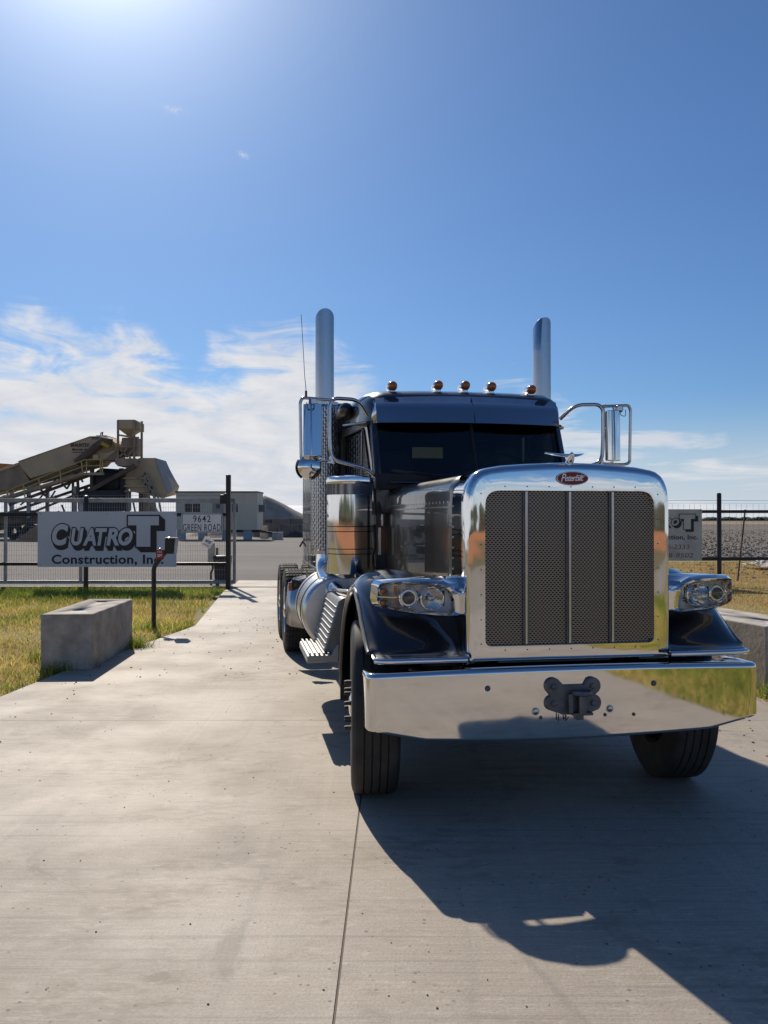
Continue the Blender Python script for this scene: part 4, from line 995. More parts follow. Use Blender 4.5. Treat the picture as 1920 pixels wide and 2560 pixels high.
# wheels
def tyre_profile(w, r, grooves, gd=.011):
    p = [(-w*.70, .292), (-w*.86, .305), (-w*.97, .36), (-w, .42), (-w*.985, r-.055), (-w*.93, r-.022), (-w*.84, r-.006), (-w*.80, r-.003)]
    for g, gw in grooves: p += [(g-gw, r), (g-gw*.6, r-gd), (g+gw*.6, r-gd), (g+gw, r)]
    p += [(w*.80, r-.003), (w*.84, r-.006), (w*.93, r-.022), (w*.985, r-.055), (w, .42), (w*.97, .36), (w*.86, .305), (w*.70, .292)]
    return p
def steer_tyre():
    return MB().lathe(tyre_profile(.141, .522, [(q, .0045) for q in (-.068, -.023, .023, .068)]), (0, 0, 0), 'X', 72)
def drive_tyre():
    prof = tyre_profile(.138, .522, [(q, .005) for q in (-.078, -.040, 0, .040, .078)], .016)
    n = 44*4; rings = []
    for i, (h, r) in enumerate(prof):
        ring = []
        for k in range(n):
            cut = k % 4 == 0 or (k % 4 == 1 and False)
            rr_ = r-.015 if (cut and r > .497) else r
            a = 2*PI*k/n+(.0 if k % 4 else .0); ring.append((h, rr_*math.cos(a), rr_*math.sin(a)))
        rings.append(ring)
    return MB().loft(rings, True, False)
rim_out = [(-.12, .290), (-.10, .285), (.05, .275), (.10, .283), (.118, .292), (.124, .288), (.108, .272), (.06, .262), (.035, .24), (.045, .16), (.05, .11), (.05, .001)]
def wheel(name, mesh, x, y, s, out=True, proto={}):
    w = bpy.data.objects.new(name, None); COL.objects.link(w); w.parent = T; w.location = (x, y, .515); w.rotation_euler = (0, 0, 0 if s > 0 else PI)
    key = (mesh, out)
    if mesh not in proto: proto[mesh] = (steer_tyre() if mesh == 'steer' else drive_tyre()).build('tyre', RUBBER, w, smooth=30 if mesh == 'steer' else 25)
    else: dup(proto[mesh], w)
    if key not in proto:
        proto[key] = [MB().lathe(rim_out, (0, 0, 0), 'X', 48).build('rim', ALUM, w, smooth=30)]
        nuts = []
        if out:
            proto[key].append(MB().lathe([(.05, .11), (.10, .105), (.135, .085), (.15, .05), (.155, .001)] if mesh == 'steer' else [(.05, .12), (.105, .115), (.135, .08), (.14, .001)], (0, 0, 0), 'X', 24).build('hub_cap', CHROME_FLAT, w))
            for k in range(10):
                a = 2*PI*k/10+.3
                if k == 0: nt_ = MB().lathe([(.03, .020), (.055, .020), (.056, .015), (.165 if mesh == 'steer' else .09, .013), (.18 if mesh == 'steer' else .10, .010), (.182 if mesh == 'steer' else .102, .001)], (0, 0, 0), 'X', 8).build('lug_nut', FRAME_BLACK, w, loc=(0, .143*math.cos(a), .143*math.sin(a)))
                else: nt_ = dup(proto[key][2], w, (0, .143*math.cos(a), .143*math.sin(a)))
                proto[key].append(nt_)
    else:
        for q in proto[key]: dup(q, w, tuple(q.location))
    return w
for s in S2:
    wheel('front_wheel', 'steer', -1.03 if s < 0 else .915, 0, s).rotation_euler[2] += R(-7)   # wheels steered a little towards the left of the photo
    for y in (5.78, 7.08):
        wheel('drive_wheel', 'drive', s*1.145, y, s); wheel('drive_wheel', 'drive', s*.82, y, s, False)

# ------------------------------------------------------------------ fence, gate, signs and key pad by the drive
def P(px, py, d): return ((px-960)*d/2150, d, CAM_H-(py-1300)*d/2150)
BLACK_PIPE = mat('black_fence_paint', (.014, .0125, .013), .42, var=(9, .5, (.03, .02, .016)))
GALV = mat('galvanised_steel', (.33, .34, .35), .48, .75, var=(7, .2, None), rvar=(5, .15))
SIGN_WHITE = mat('sign_white', (.82, .81, .79), .42, var=(1.4, .05, None))
SIGN_GREY = mat('sign_blue_grey', (.58, .60, .66), .45, var=(1.4, .05, None))
SIGN_OLD = mat('weathered_sign_white', (.60, .60, .57), .6, var=(2.6, .22, (.42, .42, .38)))
INK = mat('sign_black_ink', (.016, .016, .022), .5)
RED_INK = mat('sign_red_ink', (.26, .05, .06), .6, var=(20, .4, None))
BLUE_INK = mat('sign_blue_ink', (.03, .05, .30), .5)

DF = 20.7
fl = thing('pipe_fence', 'black pipe fence left of the drive carrying the large white sign', 'fence', (0, DF, 0))
for x, zt in ((-7.17, 2.22), (-10.7, 2.2), (-14.2, 2.2), (-17.7, 2.2)):
    po = MB().lathe([(-.06, .001), (-.06, .058), (zt, .058), (zt+.02, .05), (zt+.035, .001)], (x, 0, 0), 'Z', 14).build('post', BLACK_PIPE, fl)
for z in (1.785, .60):
    MB().tube([(-20, -.02, z), (-3.8, -.02, z)], .042, 10).build('rail', BLACK_PIPE, fl)
gp = MB().box2((-3.80, -.06, -.06), (-3.69, .06, 2.745)).build('gate_post', BLACK_PIPE, fl, bevel=.012)
MB().box2((-3.96, .02, 2.05), (-3.80, .20, 2.27)).build('roller_bracket', BLACK_PIPE, gp, bevel=.02)
MB().lathe([(2.27, .001), (2.27, .07), (2.30, .06), (2.315, .001)], (-3.80, .09, 0), 'Z', 14).build('roller_cap', BLACK_PIPE, gp)

g = thing('sliding_gate', 'galvanised sliding gate of welded wire standing open behind the black fence', 'gate', (0, 21.05, 0))
for z, r in ((2.14, .05), (.14, .042)): MB().box2((-16, -r, z-r), (-3.63, r, z+r)).build('gate_rail', GALV, g, bevel=.008)
for x in (-3.66, -7.42, -9.26, -13.0): MB().box2((x-.035, -.034, .18), (x+.035, .034, 2.09)).build('gate_upright', GALV, g, bevel=.006)
m = MB()
for k in range(205): x = -3.73-.06*k; m.box((x, .045, 1.13), (.0042, .0042, 1.95))
for k in range(17): m.box((-9.85, .049, .20+.118*k), (12.2, .0042, .0042))
kind(m.build('wire_mesh', GALV, g, smooth=0), 'stuff')
m = MB(); m.tube([(-16, 0, 2.27), (-12, .01, 2.265), (-8, 0, 2.26), (-4, 0, 2.26)], .004, 6); m.build('top_wire', GALV, g)
tag(MB().box2((-25, 21.18, -.02), (3.5, 21.24, .012)).build('gate_track', mat('rusty_track', (.05, .035, .028), .7, .4), smooth=0), 'dark steel gate track lying across the concrete drive', 'gate track')

SGN = thing('company_sign', 'wide grey white company sign with black outlined letters on the left fence', 'sign', (0, 20.56, 0))
x0, x1, z0, z1 = -8.28, -4.96, .536, 1.862
U = lambda u: x0+(x1-x0)*u
V = lambda v: z0+(z1-z0)*v
MB().box2((x0, 0, z0), (x1, .012, z1)).build('sign_board', SIGN_GREY, SGN, bevel=.002)
GW = dict(C=.76, U=.74, A=.80, T=.70, R=.76, O=.86)
def outlined(base, parent, body, bx, y, off, shear, dxs, dzs, sp=1.0, thick=.055, fill=SIGN_GREY, lean=0):
    tot = sum(GW[c] for c in body); x = bx[0]
    for n_, c in enumerate(body):
        w = (bx[1]-bx[0])*GW[c]/tot; b = (x-w*.02, x+w*1.05, bx[2], bx[3]); x += w; yy = y-.00005*n_
        for i in range(1, 4):
            f = i/3; text('sign_lettering', c, (b[0]+dxs*f-thick, b[1]+dxs*f+thick, b[2]+dzs*f-thick, b[3]+dzs*f+thick), INK, parent, yy-.0005*i, shear=shear, off=off+.035, ext=.0004)
        text('sign_lettering', c, (b[0]-thick, b[1]+thick, b[2]-thick, b[3]+thick), INK, parent, yy-.0022, shear=shear, off=off+.035, ext=.0004)
        text('sign_lettering', c, b, fill, parent, yy-.0042, shear=shear, off=off, ext=.0008)
outlined(0, SGN, 'C', (U(.106), U(.216), V(.385), V(.775)), 0, .055, .20, .035, -.085, thick=.026)
outlined(0, SGN, 'UATRO', (U(.244), U(.680), V(.385), V(.70)), -.001, .04, .20, .06, -.10, thick=.028)
def tee(bx, w):
    a, b, c, d = bx; t = (d-c)*.30; m_ = (a+b)/2; h = (b-a)*.225
    p = [(a, d), (a, d-t), (m_-h, d-t), (m_-h, c), (m_+h, c), (m_+h, d-t), (b, d-t), (b, d)]
    return offset(p, -w) if w else p
tb_ = (U(.652), U(.874), V(.365), V(.915))
sh = [(x+.115, z-.105) for x, z in tee(tb_, .032)]
MB().prism(sh, -.0075, -.0085, 'XZ').build('sign_lettering', INK, SGN, smooth=0)
for k in (1, 2): MB().prism([(x+.115*k/3, z-.105*k/3) for x, z in tee(tb_, .032)], -.0088-.0002*k, -.0095-.0002*k, 'XZ').build('sign_lettering', INK, SGN, smooth=0)
MB().prism(tee(tb_, .034), -.0105, -.0115, 'XZ').build('sign_lettering', INK, SGN, smooth=0)
MB().prism(tee(tb_, 0), -.012, -.013, 'XZ').build('sign_lettering', SIGN_GREY, SGN, smooth=0)
MB().prism([(U(.166)+.165*math.cos(t), V(.575)+.17*math.sin(t)) for t in np.linspace(0, 2*PI, 24, endpoint=False)], -.0022, -.0031, 'XZ').build('sign_lettering', INK, SGN, smooth=0)
text('sign_lettering', 'Construction, Inc.', (U(.102), U(.906), V(.025), V(.222)), INK, SGN, 0, off=.028, spacing=1.06)
for u in (.02, .5, .985):
    for v in (.04, .95): MB().lathe([(0, .012), (-.006, .010), (-.008, .001)], (U(u), 0, V(v)), 'Y', 8).build('sign_bolt', GREY_STEEL, SGN)

A = thing('address_sign', 'small white road address sign reading 9642 GREEN ROAD beside the tall gate post', 'sign', (0, 20.6, 0))
bx = (-4.855, -3.872, 1.35, 1.82)
MB().prism(roundpoly([(bx[0], bx[2]), (bx[1], bx[2]), (bx[1], bx[3]), (bx[0], bx[3])], .04, 5), 0, .006, 'XZ').build('sign_plate', SIGN_WHITE, A, smooth=0)
o = roundpoly([(bx[0]+.012, bx[2]+.012), (bx[1]-.012, bx[2]+.012), (bx[1]-.012, bx[3]-.012), (bx[0]+.012, bx[3]-.012)], .035, 5)
i = roundpoly([(bx[0]+.027, bx[2]+.027), (bx[1]-.027, bx[2]+.027), (bx[1]-.027, bx[3]-.027), (bx[0]+.027, bx[3]-.027)], .028, 5)
MB().ringpanel(o, i, -.002, -.0005, 'XZ').build('sign_border', INK, A, smooth=0)
text('sign_lettering', '9642', (-4.57, -4.155, 1.603, 1.768), INK, A, -.0005, off=.004, spacing=1.2)
text('sign_lettering', 'GREEN ROAD', (-4.815, -3.912, 1.39, 1.56), INK, A, -.0005, off=.004, spacing=1.15)

K = thing('keypad_pedestal', 'black gooseneck pedestal with hooded key pad and red tag left of the drive', 'key pad', (-3.57, 13.35, 0))
MB().tube(fillet([(0, 0, -.06), (0, 0, .93), (.13, 0, 1.10), (.24, 0, 1.24)], .06), .036, 10).build('pedestal_post', BLACK_PIPE, K)
hd = MB().prism([(.185, 1.135), (.325, 1.135), (.345, 1.375), (.185, 1.375)], -.07, .10, 'XZ').build('keypad_box', PLASTIC, K, bevel=.006)
MB().box2((.178, -.085, 1.375), (.352, .11, 1.386)).build('keypad_hood', STAINLESS, hd, bevel=.003)
MB().prism([(.327, 1.14), (.335, 1.14), (.358, 1.37), (.347, 1.37)], -.085, .10, 'XZ').build('keypad_side', GALV, hd)
MB().lathe([(1.386, .045), (1.395, .03), (1.398, .001)], (.24, 0, 0), 'Z', 12).build('hood_dome', STAINLESS, hd)
MB().box2((.20, -.075, 1.16), (.32, -.071, 1.35)).build('keypad_face', PLASTIC, hd)
rt = MB().box2((.045, -.055, 1.05), (.165, -.045, 1.20)).build('red_tag', mat('red_tag', (.28, .018, .02), .4), K, bevel=.003)
text('tag_lettering', 'FIRE', (.07, .14, 1.15, 1.178), SIGN_WHITE, rt, -.056)
text('tag_lettering', 'DEPT', (.065, .145, 1.085, 1.13), SIGN_WHITE, rt, -.056, off=.03)
MB().lathe([(0, .018), (.02, .014), (.024, .001)], (.105, -.05, 1.20), 'Z', 10).build('tag_knob', STAINLESS, rt)

# cast concrete blocks flanking the drive
def castblock(label, c, rot, size, name='concrete_block', holes=True, group=None, det=True):
    L_, W_, H_ = size
    root = thing(name, label, 'concrete block', (*c, 0), rot, group)
    m = MB(); m.box2((-W_/2, -L_/2, -.06), (W_/2, L_/2, H_))
    body = m.build('block_body', CAST, root, bevel=.012)
    if holes:
        for y in (-L_*.27, L_*.27):
            # real lifting pocket: cut with a boolean cutter that is removed again
            cut = MB().lathe([(H_-.11, .068), (H_+.05, .068)], (0, y, 0), 'Z', 20, caps=True).build('cutter', CAST, root)
            q = body.modifiers.new('pocket', 'BOOLEAN'); q.object = cut; q.operation = 'DIFFERENCE'; q.solver = 'EXACT'
            bpy.context.view_layer.update()
            me = bpy.data.meshes.new_from_object(body.evaluated_get(bpy.context.evaluated_depsgraph_get()))
            body.modifiers.clear(); body.data = me; bpy.data.objects.remove(cut)
            MB().tube([(-.06, y, H_-.06), (.06, y, H_-.06)], .012, 8).build('lifting_bar', GREY_STEEL, root)
    return root
castblock('large grey concrete block with two lifting pockets on the grass left of the drive', (-3.575, 10.49), R(3.2), (1.87, .57, .61))
castblock('concrete block half hidden behind the truck fender on the right of the drive', (3.86, 9.50), R(15), (1.95, .74, .61))

# things behind the gate
M = thing('meter_post', 'tan post with grey meter box and tilted white tag behind the gate', 'meter post', (-4.27, 22.0, 0))
MB().box2((-.03, -.03, -.06), (.03, .03, .95)).build('wood_post', mat('tan_post', (.22, .18, .12), .8, var=(20, .3, None)), M)
MB().box2((-.22, -.07, .55), (-.06, .05, 1.07)).build('meter_box', GALV, M, bevel=.012)
MB().tube(fillet([(-.13, 0, .56), (-.10, 0, .42), (-.16, 0, .30), (-.15, 0, -.06)], .08), .028, 8).build('conduit', mat('grey_conduit', (.11, .105, .10), .7), M)
tg = thing('hanging_tag', 'tilted white tag with blue letters hung on the gate wire', 'tag', (-4.31, 20.98, 1.10)); tg.rotation_euler = (0, R(27), 0)
MB().prism(roundpoly([(-.125, -.11), (.125, -.11), (.125, .13), (-.125, .13)], .03, 4), 0, .006, 'XZ').build('tag_plate', SIGN_WHITE, tg, smooth=0)
text('tag_lettering', 'MVB', (-.07, .075, .0, .075), BLUE_INK, tg, -.001, shear=.3, off=.03)
MB().box2((-.08, -.003, -.065), (.08, -.0005, -.05)).build('tag_line', RED_INK, tg)
BIN = mat('dark_blue_bin_plastic', (.012, .014, .026), .4, var=(5, .3, None))
b = thing('trash_bin', 'dark wheeled trash bin behind the gate next to the tall post', 'trash bin', (-4.08, 21.75, 0))
m = MB(); m.loft([[(x*w, y*w*.9, z) for x, y in ((-1, -1), (1, -1), (1, 1), (-1, 1))] for z, w in ((.08, .17), (.5, .19), (.70, .205))]); m.build('bin_body', BIN, b, bevel=.015)
m = MB(); m.loft([[(x*w, y*w, z) for x, y in ((-1, -1), (1, -1), (1, 1), (-1, 1))] for z, w in ((.70, .215), (.735, .215), (.765, .18))]); m.build('bin_lid', BIN, b, bevel=.012)
for x in (-.15, .15): MB().lathe([(x-.025, .001), (x-.025, .08), (x+.025, .08), (x+.025, .001)], (0, .16, .04), 'X', 14).build('bin_wheel', RUBBER, b)

# right-hand fence with the second company sign
fr = thing('pipe_fence', 'black pipe fence with two rails and field wire right of the truck', 'fence', (0, 22.3, 0))
for x in (3.55, 8.69, 12.3, 16.0): MB().lathe([(-.06, .001), (-.06, .058), (2.33, .058), (2.355, .045), (2.365, .001)], (x, 0, 0), 'Z', 14).build('post', BLACK_PIPE, fr)
for z in (1.875, .655): MB().tube([(3.55, -.02, z), (18, -.02, z)], .042, 10).build('rail', BLACK_PIPE, fr)
m = MB()
for k in range(100): m.box((3.6+.15*k+random.gauss(0, .008), .065, 1.05), (.0045, .0045, 2.05))
for z in (.05, .17, .29, .42, .56, .72, .90, 1.10, 1.30, 1.50, 1.72, 1.90, 2.09): m.box((11, .07, z), (15, .0045, .0045))
kind(m.build('field_wire', GALV, fr, smooth=0), 'stuff')
m = MB(); m.tube([(3.5, .06, 2.18), (8.6, .06, 2.165), (13, .06, 2.14), (18, .06, 2.13)], .005, 6); m.build('top_wire', GALV, fr)
S = thing('company_sign', 'weathered white company sign with red phone numbers, half hidden behind the grille', 'sign', (0, 22.18, 0))
x0, x1, z0, z1 = 6.50, 8.20, .61, 1.935
MB().box2((x0, 0, z0), (x1, .012, z1)).build('sign_board', SIGN_OLD, S, bevel=.002)
outlined(0, S, 'CUATRO', (6.62, 7.60, 1.51, 1.70), 0, .05, .2, .05, -.05, sp=.86, thick=.018, fill=SIGN_OLD)
tb_ = (7.62, 8.02, 1.42, 1.80)
MB().prism([(x+.06, z-.05) for x, z in tee(tb_, .018)], -.0075, -.0085, 'XZ').build('sign_lettering', INK, S, smooth=0)
MB().prism(tee(tb_, .018), -.0105, -.0115, 'XZ').build('sign_lettering', INK, S, smooth=0)
MB().prism(tee(tb_, 0), -.012, -.013, 'XZ').build('sign_lettering', SIGN_OLD, S, smooth=0)
text('sign_lettering', 'Construction, Inc.', (6.66, 8.09, 1.135, 1.275), INK, S, 0, off=.03, spacing=1.05)
text('sign_lettering', '6-2333', (7.30, 7.875, .905, 1.025), RED_INK, S, 0, shear=.15)
text('sign_lettering', '08-8502', (7.22, 7.965, .69, .805), RED_INK, S, 0, shear=.15)
for u in (6.55, 8.15):
    for v in (.66, 1.88): MB().lathe([(0, .012), (-.006, .010), (-.008, .001)], (u, 0, v), 'Y', 8).build('sign_bolt', GREY_STEEL, S)
tp = MB().bar((9.86, 24.0, -.05), (10.08, 24.0, 1.95), .035, .035).build('leaning_post', mat('rusty_post', (.05, .035, .03), .8), smooth=0)
tag(tp, 'thin dark steel post leaning behind the right fence', 'post')
# torn sheeting and rubble by the field edge
m = MB(); G = 14
vs = [(12.6+2.0*i/G+random.gauss(0, .03), 29+1.5*j/G+random.gauss(0, .03), .06+.30*math.exp(-((i/G-.45)**2)/.08-((j/G-.5)**2)/.1)+random.uniform(0, .09)) for j in range(G+1) for i in range(G+1)]
m.add(vs, [(j*(G+1)+i, j*(G+1)+i+1, (j+1)*(G+1)+i+1, (j+1)*(G+1)+i) for j in range(G) for i in range(G)])
tag(m.build('torn_sheeting', mat('pale_sheeting', (.62, .56, .44), .8, var=(3, .3, None)), smooth=0, solid=.01), 'crumpled pale sheeting lying on dirt clods beyond the right fence', 'sheeting')
# low weed at the edge of the drive
m = MB()
for _ in range(46):
    a = random.uniform(0, 2*PI); r = random.uniform(.02, .10); h = random.uniform(.02, .09); c = Vector((3.62+r*math.cos(a), 7.95+r*math.sin(a), h)); d = Vector((math.cos(a), math.sin(a), .4))*random.uniform(.03, .06); e = Vector((-math.sin(a), math.cos(a), 0))*.018
    m.add([c, c+d*.5+e, c+d, c+d*.5-e], [(0, 1, 2, 3)])
tag(m.build('weed', mat('weed_leaf', (.09, .14, .06), .5, var=(30, .3, None)), smooth=0, solid=.001), 'small green weed at the right edge of the concrete drive', 'weed')

# ------------------------------------------------------------------ the yard
SIDING = mat('grey_green_siding', (.66, .60, .45), .6, var=(.8, .06, None))
WHITE_TRIM = mat('white_trim', (.66, .66, .63), .5)
OT = thing('office_trailer', 'long grey green office trailer with sliding windows at the back of the yard', 'trailer', (-14.1, 72.3, 0), 0)
wx0, wx1, wz0, wz1 = -3.40, 3.45, .82, 3.98
body = MB().box2((wx0, 0, wz0), (wx1, 3.4, wz1)).build('trailer_body', SIDING, OT, bevel=.02)
MB().box2((wx0-.05, -.06, wz1), (wx1+.05, 3.45, wz1+.10)).build('roof', mat('dark_roof_edge', (.05, .05, .05), .6), OT)
for k in range(28): MB().box2((wx0+.12+k*.245, -.012, wz0+.02), (wx0+.135+k*.245, -.001, wz1-.02)).build('siding_rib', SIDING, body) if k == 0 else dup([c for c in body.children][0], body, (k*.245, 0, 0))
for x, w in ((-2.0, 1.3), (1.30, 1.05)) :
    zc = (2.65, 3.10)[0]
    f = MB().ringpanel([(x-w/2-.06, 2.25), (x+w/2+.06, 2.25), (x+w/2+.06, 3.10), (x-w/2-.06, 3.10)], [(x-w/2, 2.31), (x+w/2, 2.31), (x+w/2, 3.04), (x-w/2, 3.04)], -.05, .0, 'XZ').build('window', WHITE_TRIM, OT, smooth=0)
    MB().box2((x-w/2, -.02, 2.31), (x+w/2, -.012, 3.04)).build('pane', DARK_PANE, f, smooth=0)
    MB().box2((x-.03, -.045, 2.31), (x+.03, -.02, 3.04)).build('mullion', WHITE_TRIM, f, smooth=0)
d = MB().box2((-.32, -.04, .95), (.62, -.013, 3.10)).build('door', mat('door_grey', (.29, .29, .26), .5), OT, bevel=.01)
MB().box2((.0, -.055, 2.62), (.34, -.04, 2.98)).build('door_window', DARK_PANE, d)
st_ = MB()
for k in range(3): st_.box2((-.32, -.5-.28*(2-k), .25*k+.2), (.62, -.22-.28*(2-k), .25*k+.26))
st_.build('entry_steps', GALV, OT)
for x in (wx0+.4, -1.2, .8, 2.6):
    MB().box2((x-.35, .15, 0), (x+.35, .5, .80)).build('skirting', mat('skirting_blue_grey', (.34, .40, .44), .7) if 'skirting_blue_grey' not in MATS else MATS['skirting_blue_grey'], OT)
MB().box2((wx0+.1, .3, .62), (wx1+.3, .6, .82)).build('trailer_chassis', FRAME_BLACK, OT)
MB().box2((wx1, .8, 2.35), (wx1+.5, 1.7, 2.95)).build('air_conditioner', mat('ac_grey', (.16, .16, .15), .6), OT, bevel=.02)
MB().box2((wx1-.001, .25, 2.0), (wx1+.02, .55, 3.0)).build('end_window', WHITE_TRIM, OT)
hb = MB(); hb.bar((wx1, .8, .70), (wx1+1.8, 1.4, .45), .14); hb.bar((wx1, 2.2, .70), (wx1+1.8, 1.4, .45), .14); hb.bar((wx1+1.5, 1.4, -.03), (wx1+1.5, 1.4, .95), .09); hb.bar((wx1+1.15, 1.3, -.03), (wx1+1.15, 1.3, .6), .09)
hb.build('tow_hitch', FRAME_BLACK, OT)

PILE = mat('gravel_pile_stone', (.37, .325, .26), .95, var=(.5, .25, None), bump=(18, .7, .05, 8))
def pile(name, label, peak, base_r, h, material, cat, seed, squash=.6):
    r_ = random.Random(seed); m = MB(); rings = []; n = 40
    jit = [[1+r_.gauss(0, .025) for _ in range(n)] for _ in range(10)]
    for i, t in enumerate(np.linspace(0, 1, 10)):
        zz = h*(1-t) if t > .06 else h*(1-.03-t*.5)
        rings.append([(peak[0]+base_r*t*math.cos(2*PI*k/n)*jit[i][k]+.001*math.cos(2*PI*k/n), peak[1]+base_r*squash*t*math.sin(2*PI*k/n)*jit[i][k]+.001*math.sin(2*PI*k/n), zz-.05) for k in range(n)])
    m.loft(rings[::-1]); return tag(m.build(name, material, smooth=70), label, cat)
pile('gravel_pile', 'tall brown gravel pile rising behind the concrete block wall', (-12.75, 92), 8.4, 4.45, PILE, 'gravel pile', 3)
pile('gravel_pile', 'small dark heap of stone against the right end of the block wall', (-8.55, 83.2), 1.2, .7, mat('dark_stone', (.06, .055, .05), .95, bump=(20, .6, .03, 8)), 'gravel pile', 5)
# wall of stacked blocks, each block a thing
k = 0; WY = 84.5
names = ['bottom', 'middle', 'top']
spots = []
for row in range(3):
    for j in range(3 if row < 2 else 3):
        x = -11.95+(.92 if row % 2 else 0)+1.84*j-.0
        spots.append((x, row, j))
BW = mat('weathered_block', (.20, .19, .175), .9, var=(1.1, .3, None), bump=(14, .5, .02, 6))
first = None
for x, row, j in spots:
    if first is None:
        first = thing('wall_block', '', 'concrete block', (x, WY, row*.61-.03), 0, 'blocks stacked in the yard wall')
        MB().box2((-.90, 0, .012), (.90, .6, .60)).build('block_body', BW, first, bevel=.02)
        o = first
    else: o = dup(first, None, (x, WY+random.uniform(-.04, .04), row*.61-.03))
    o['label'] = '%s concrete block in the %s row of the wall in front of the gravel pile' % (('left', 'centre', 'right')[j], names[row])
yb = castblock('lone small concrete block standing in the open yard', (-9.05, 73.2), 0, (1.0, .82, .62), group=None, holes=False)
yb2 = castblock('light concrete block behind the trailer hitch', (-10.95, 78.5), 0, (.8, .62, 1.15), holes=False)
sb = thing('yard_notice', 'small dark notice board on a stake in front of the block wall', 'sign', (-10.65, 79, 0))
MB().box2((-.33, 0, 1.35), (.33, .03, 1.68)).build('notice_panel', INK, sb); MB().box2((-.03, .031, -.05), (.03, .06, 1.4)).build('notice_stake', GREY_STEEL, sb)
WR = thing('long_shed', 'low shed with a bright white roof beyond the gravel pile', 'shed', (-13.5, 150, 0))
MB().box2((-9, 0, -.05), (9.5, 12, 2.4)).build('wall', mat('shed_wall', (.08, .085, .095), .7), WR)
MB().prism([(-.6, 2.4), (12.6, 2.4), (12.6, 2.5), (6, 4.3), (-.6, 2.65)], -9.4, 9.9, 'YZ').build('roof', mat('white_metal_roof', (.80, .80, .80), .35), WR)
for x in (-2, 3.2): MB().box2((x, -.03, 0), (x+1.6, 0, 2.0)).build('door', DARK_PANE, WR)
pile('sand_pile', 'orange sand pile under the conveyor left of the sign', (-26.5, 70), 3.4, 2.55, mat('orange_sand', (.36, .19, .09), .95, bump=(12, .5, .03, 6)), 'sand pile', 8)
pile('white_backdrop_mound', 'white mound standing in for the pale background between the plant legs behind the sign', (-25, 140), 13, 3.6, mat('white_backdrop', (.60, .60, .58), .95), 'backdrop mound', 9)  # added mound, stands in for the white background behind the plant legs

# ------------------------------------------------------------------ the concrete batch plant
TAN = mat('tan_plant_paint', (.56, .43, .255), .62, var=(.5, .16, None), rvar=(2, .15))
TAN_DIRTY = mat('dirty_tan_paint', (.37, .285, .185), .8, var=(.7, .35, None))
BROWN = mat('rusty_brown_steel', (.14, .10, .07), .8, var=(.9, .4, None))
YELLOW = mat('yellow_handrail', (.55, .42, .12), .55, var=(2, .2, None))
DRUM = mat('dark_mixer_shroud', (.030, .030, .031), .7, var=(.6, .4, None))
DP = 75.0
PL = thing('concrete_plant', 'tan mobile concrete batch plant with inclined bins, hopper tower and yellow walkway', 'batch plant', (0, DP, 0))
def q(px, py): return ((px-960)*DP/2150, CAM_H-(py-1300)*DP/2150)
def slab(name, pts, d0, d1, material, parent=None, bevel=.03):
    return MB().prism([q(*p) for p in pts], d0, d1, 'XZ').build(name, material, parent or PL, smooth=0, bevel=bevel)
def member(mb, a, b, d, w=.16): A_, B_ = q(*a), q(*b); mb.bar((A_[0], d, A_[1]), (B_[0], d, B_[1]), w)
# big inclined aggregate bin
def taper(name, front, dz0, chamfer, d0, d1, material):
    return None
m = MB(); top = [q(*p) for p in ((45, 1153), (226, 1090), (263, 1089), (288, 1107), (289, 1128))]; bot = [q(*p) for p in ((262, 1148), (222, 1152), (75, 1196), (52, 1168))]
m.prism(top+bot, 0, 3.6, 'XZ'); big = m.build('aggregate_bin', TAN, PL, smooth=0, bevel=.04)
m = MB(); a = [q(*p) for p in ((75, 1197), (222, 1153), (246, 1150))]; bq = [q(*p) for p in ((82, 1206), (225, 1166), (246, 1163))]
m.loft([[(a[0][0], .1, a[0][1]), (a[1][0], .1, a[1][1]), (a[2][0], .1, a[2][1]), (bq[2][0], 1.3, bq[2][1]), (bq[1][0], 1.3, bq[1][1]), (bq[0][0], 1.3, bq[0][1])], [(a[0][0], 3.5, a[0][1]), (a[1][0], 3.5, a[1][1]), (a[2][0], 3.5, a[2][1]), (bq[2][0], 2.4, bq[2][1]), (bq[1][0], 2.4, bq[1][1]), (bq[0][0], 2.4, bq[0][1])]])
m.build('bin_hopper_floor', TAN_DIRTY, PL, smooth=0)
MB().prism([q(*p) for p in ((45, 1153), (226, 1090), (226, 1092), (46, 1155))], -.06, 0, 'XZ').build('bin_edge', TAN_DIRTY, big, smooth=0)
t0, t1 = q(176, 1122), q(223, 1108)
text('plant_lettering', 'BRAUNTEX', (q(176, 0)[0], q(223, 0)[0], q(0, 1117)[1], q(0, 1108)[1]), INK, big, -.01, off=.03, ext=.01)
text('plant_lettering', 'Materials, Inc.', (q(179, 0)[0], q(220, 0)[0], q(0, 1127.5)[1], q(0, 1120)[1]), INK, big, -.01, shear=.35, off=.01, ext=.01)
MB().box2((q(179, 0)[0], -.02, q(0, 1131.5)[1]), (q(217, 0)[0], -.005, q(0, 1129.8)[1])).build('plant_lettering', INK, big)
for py in (1092.5, 1096): MB().box2((q(228, 0)[0], -.02, q(0, py+2)[1]), (q(249, 0)[0], -.005, q(0, py)[1])).build('plant_lettering', INK, big)
m = MB(); member(m, (244, 1088), (244, 1077), 1.2, .1); member(m, (239, 1088), (240, 1079), 1.2, .06); member(m, (240, 1079), (246, 1077), 1.2, .09); m.build('top_vent', BROWN, PL)
slab('bin_lid', [(236, 1088.5), (262, 1088.5), (262, 1087), (236, 1087)], .3, 3.2, BROWN)
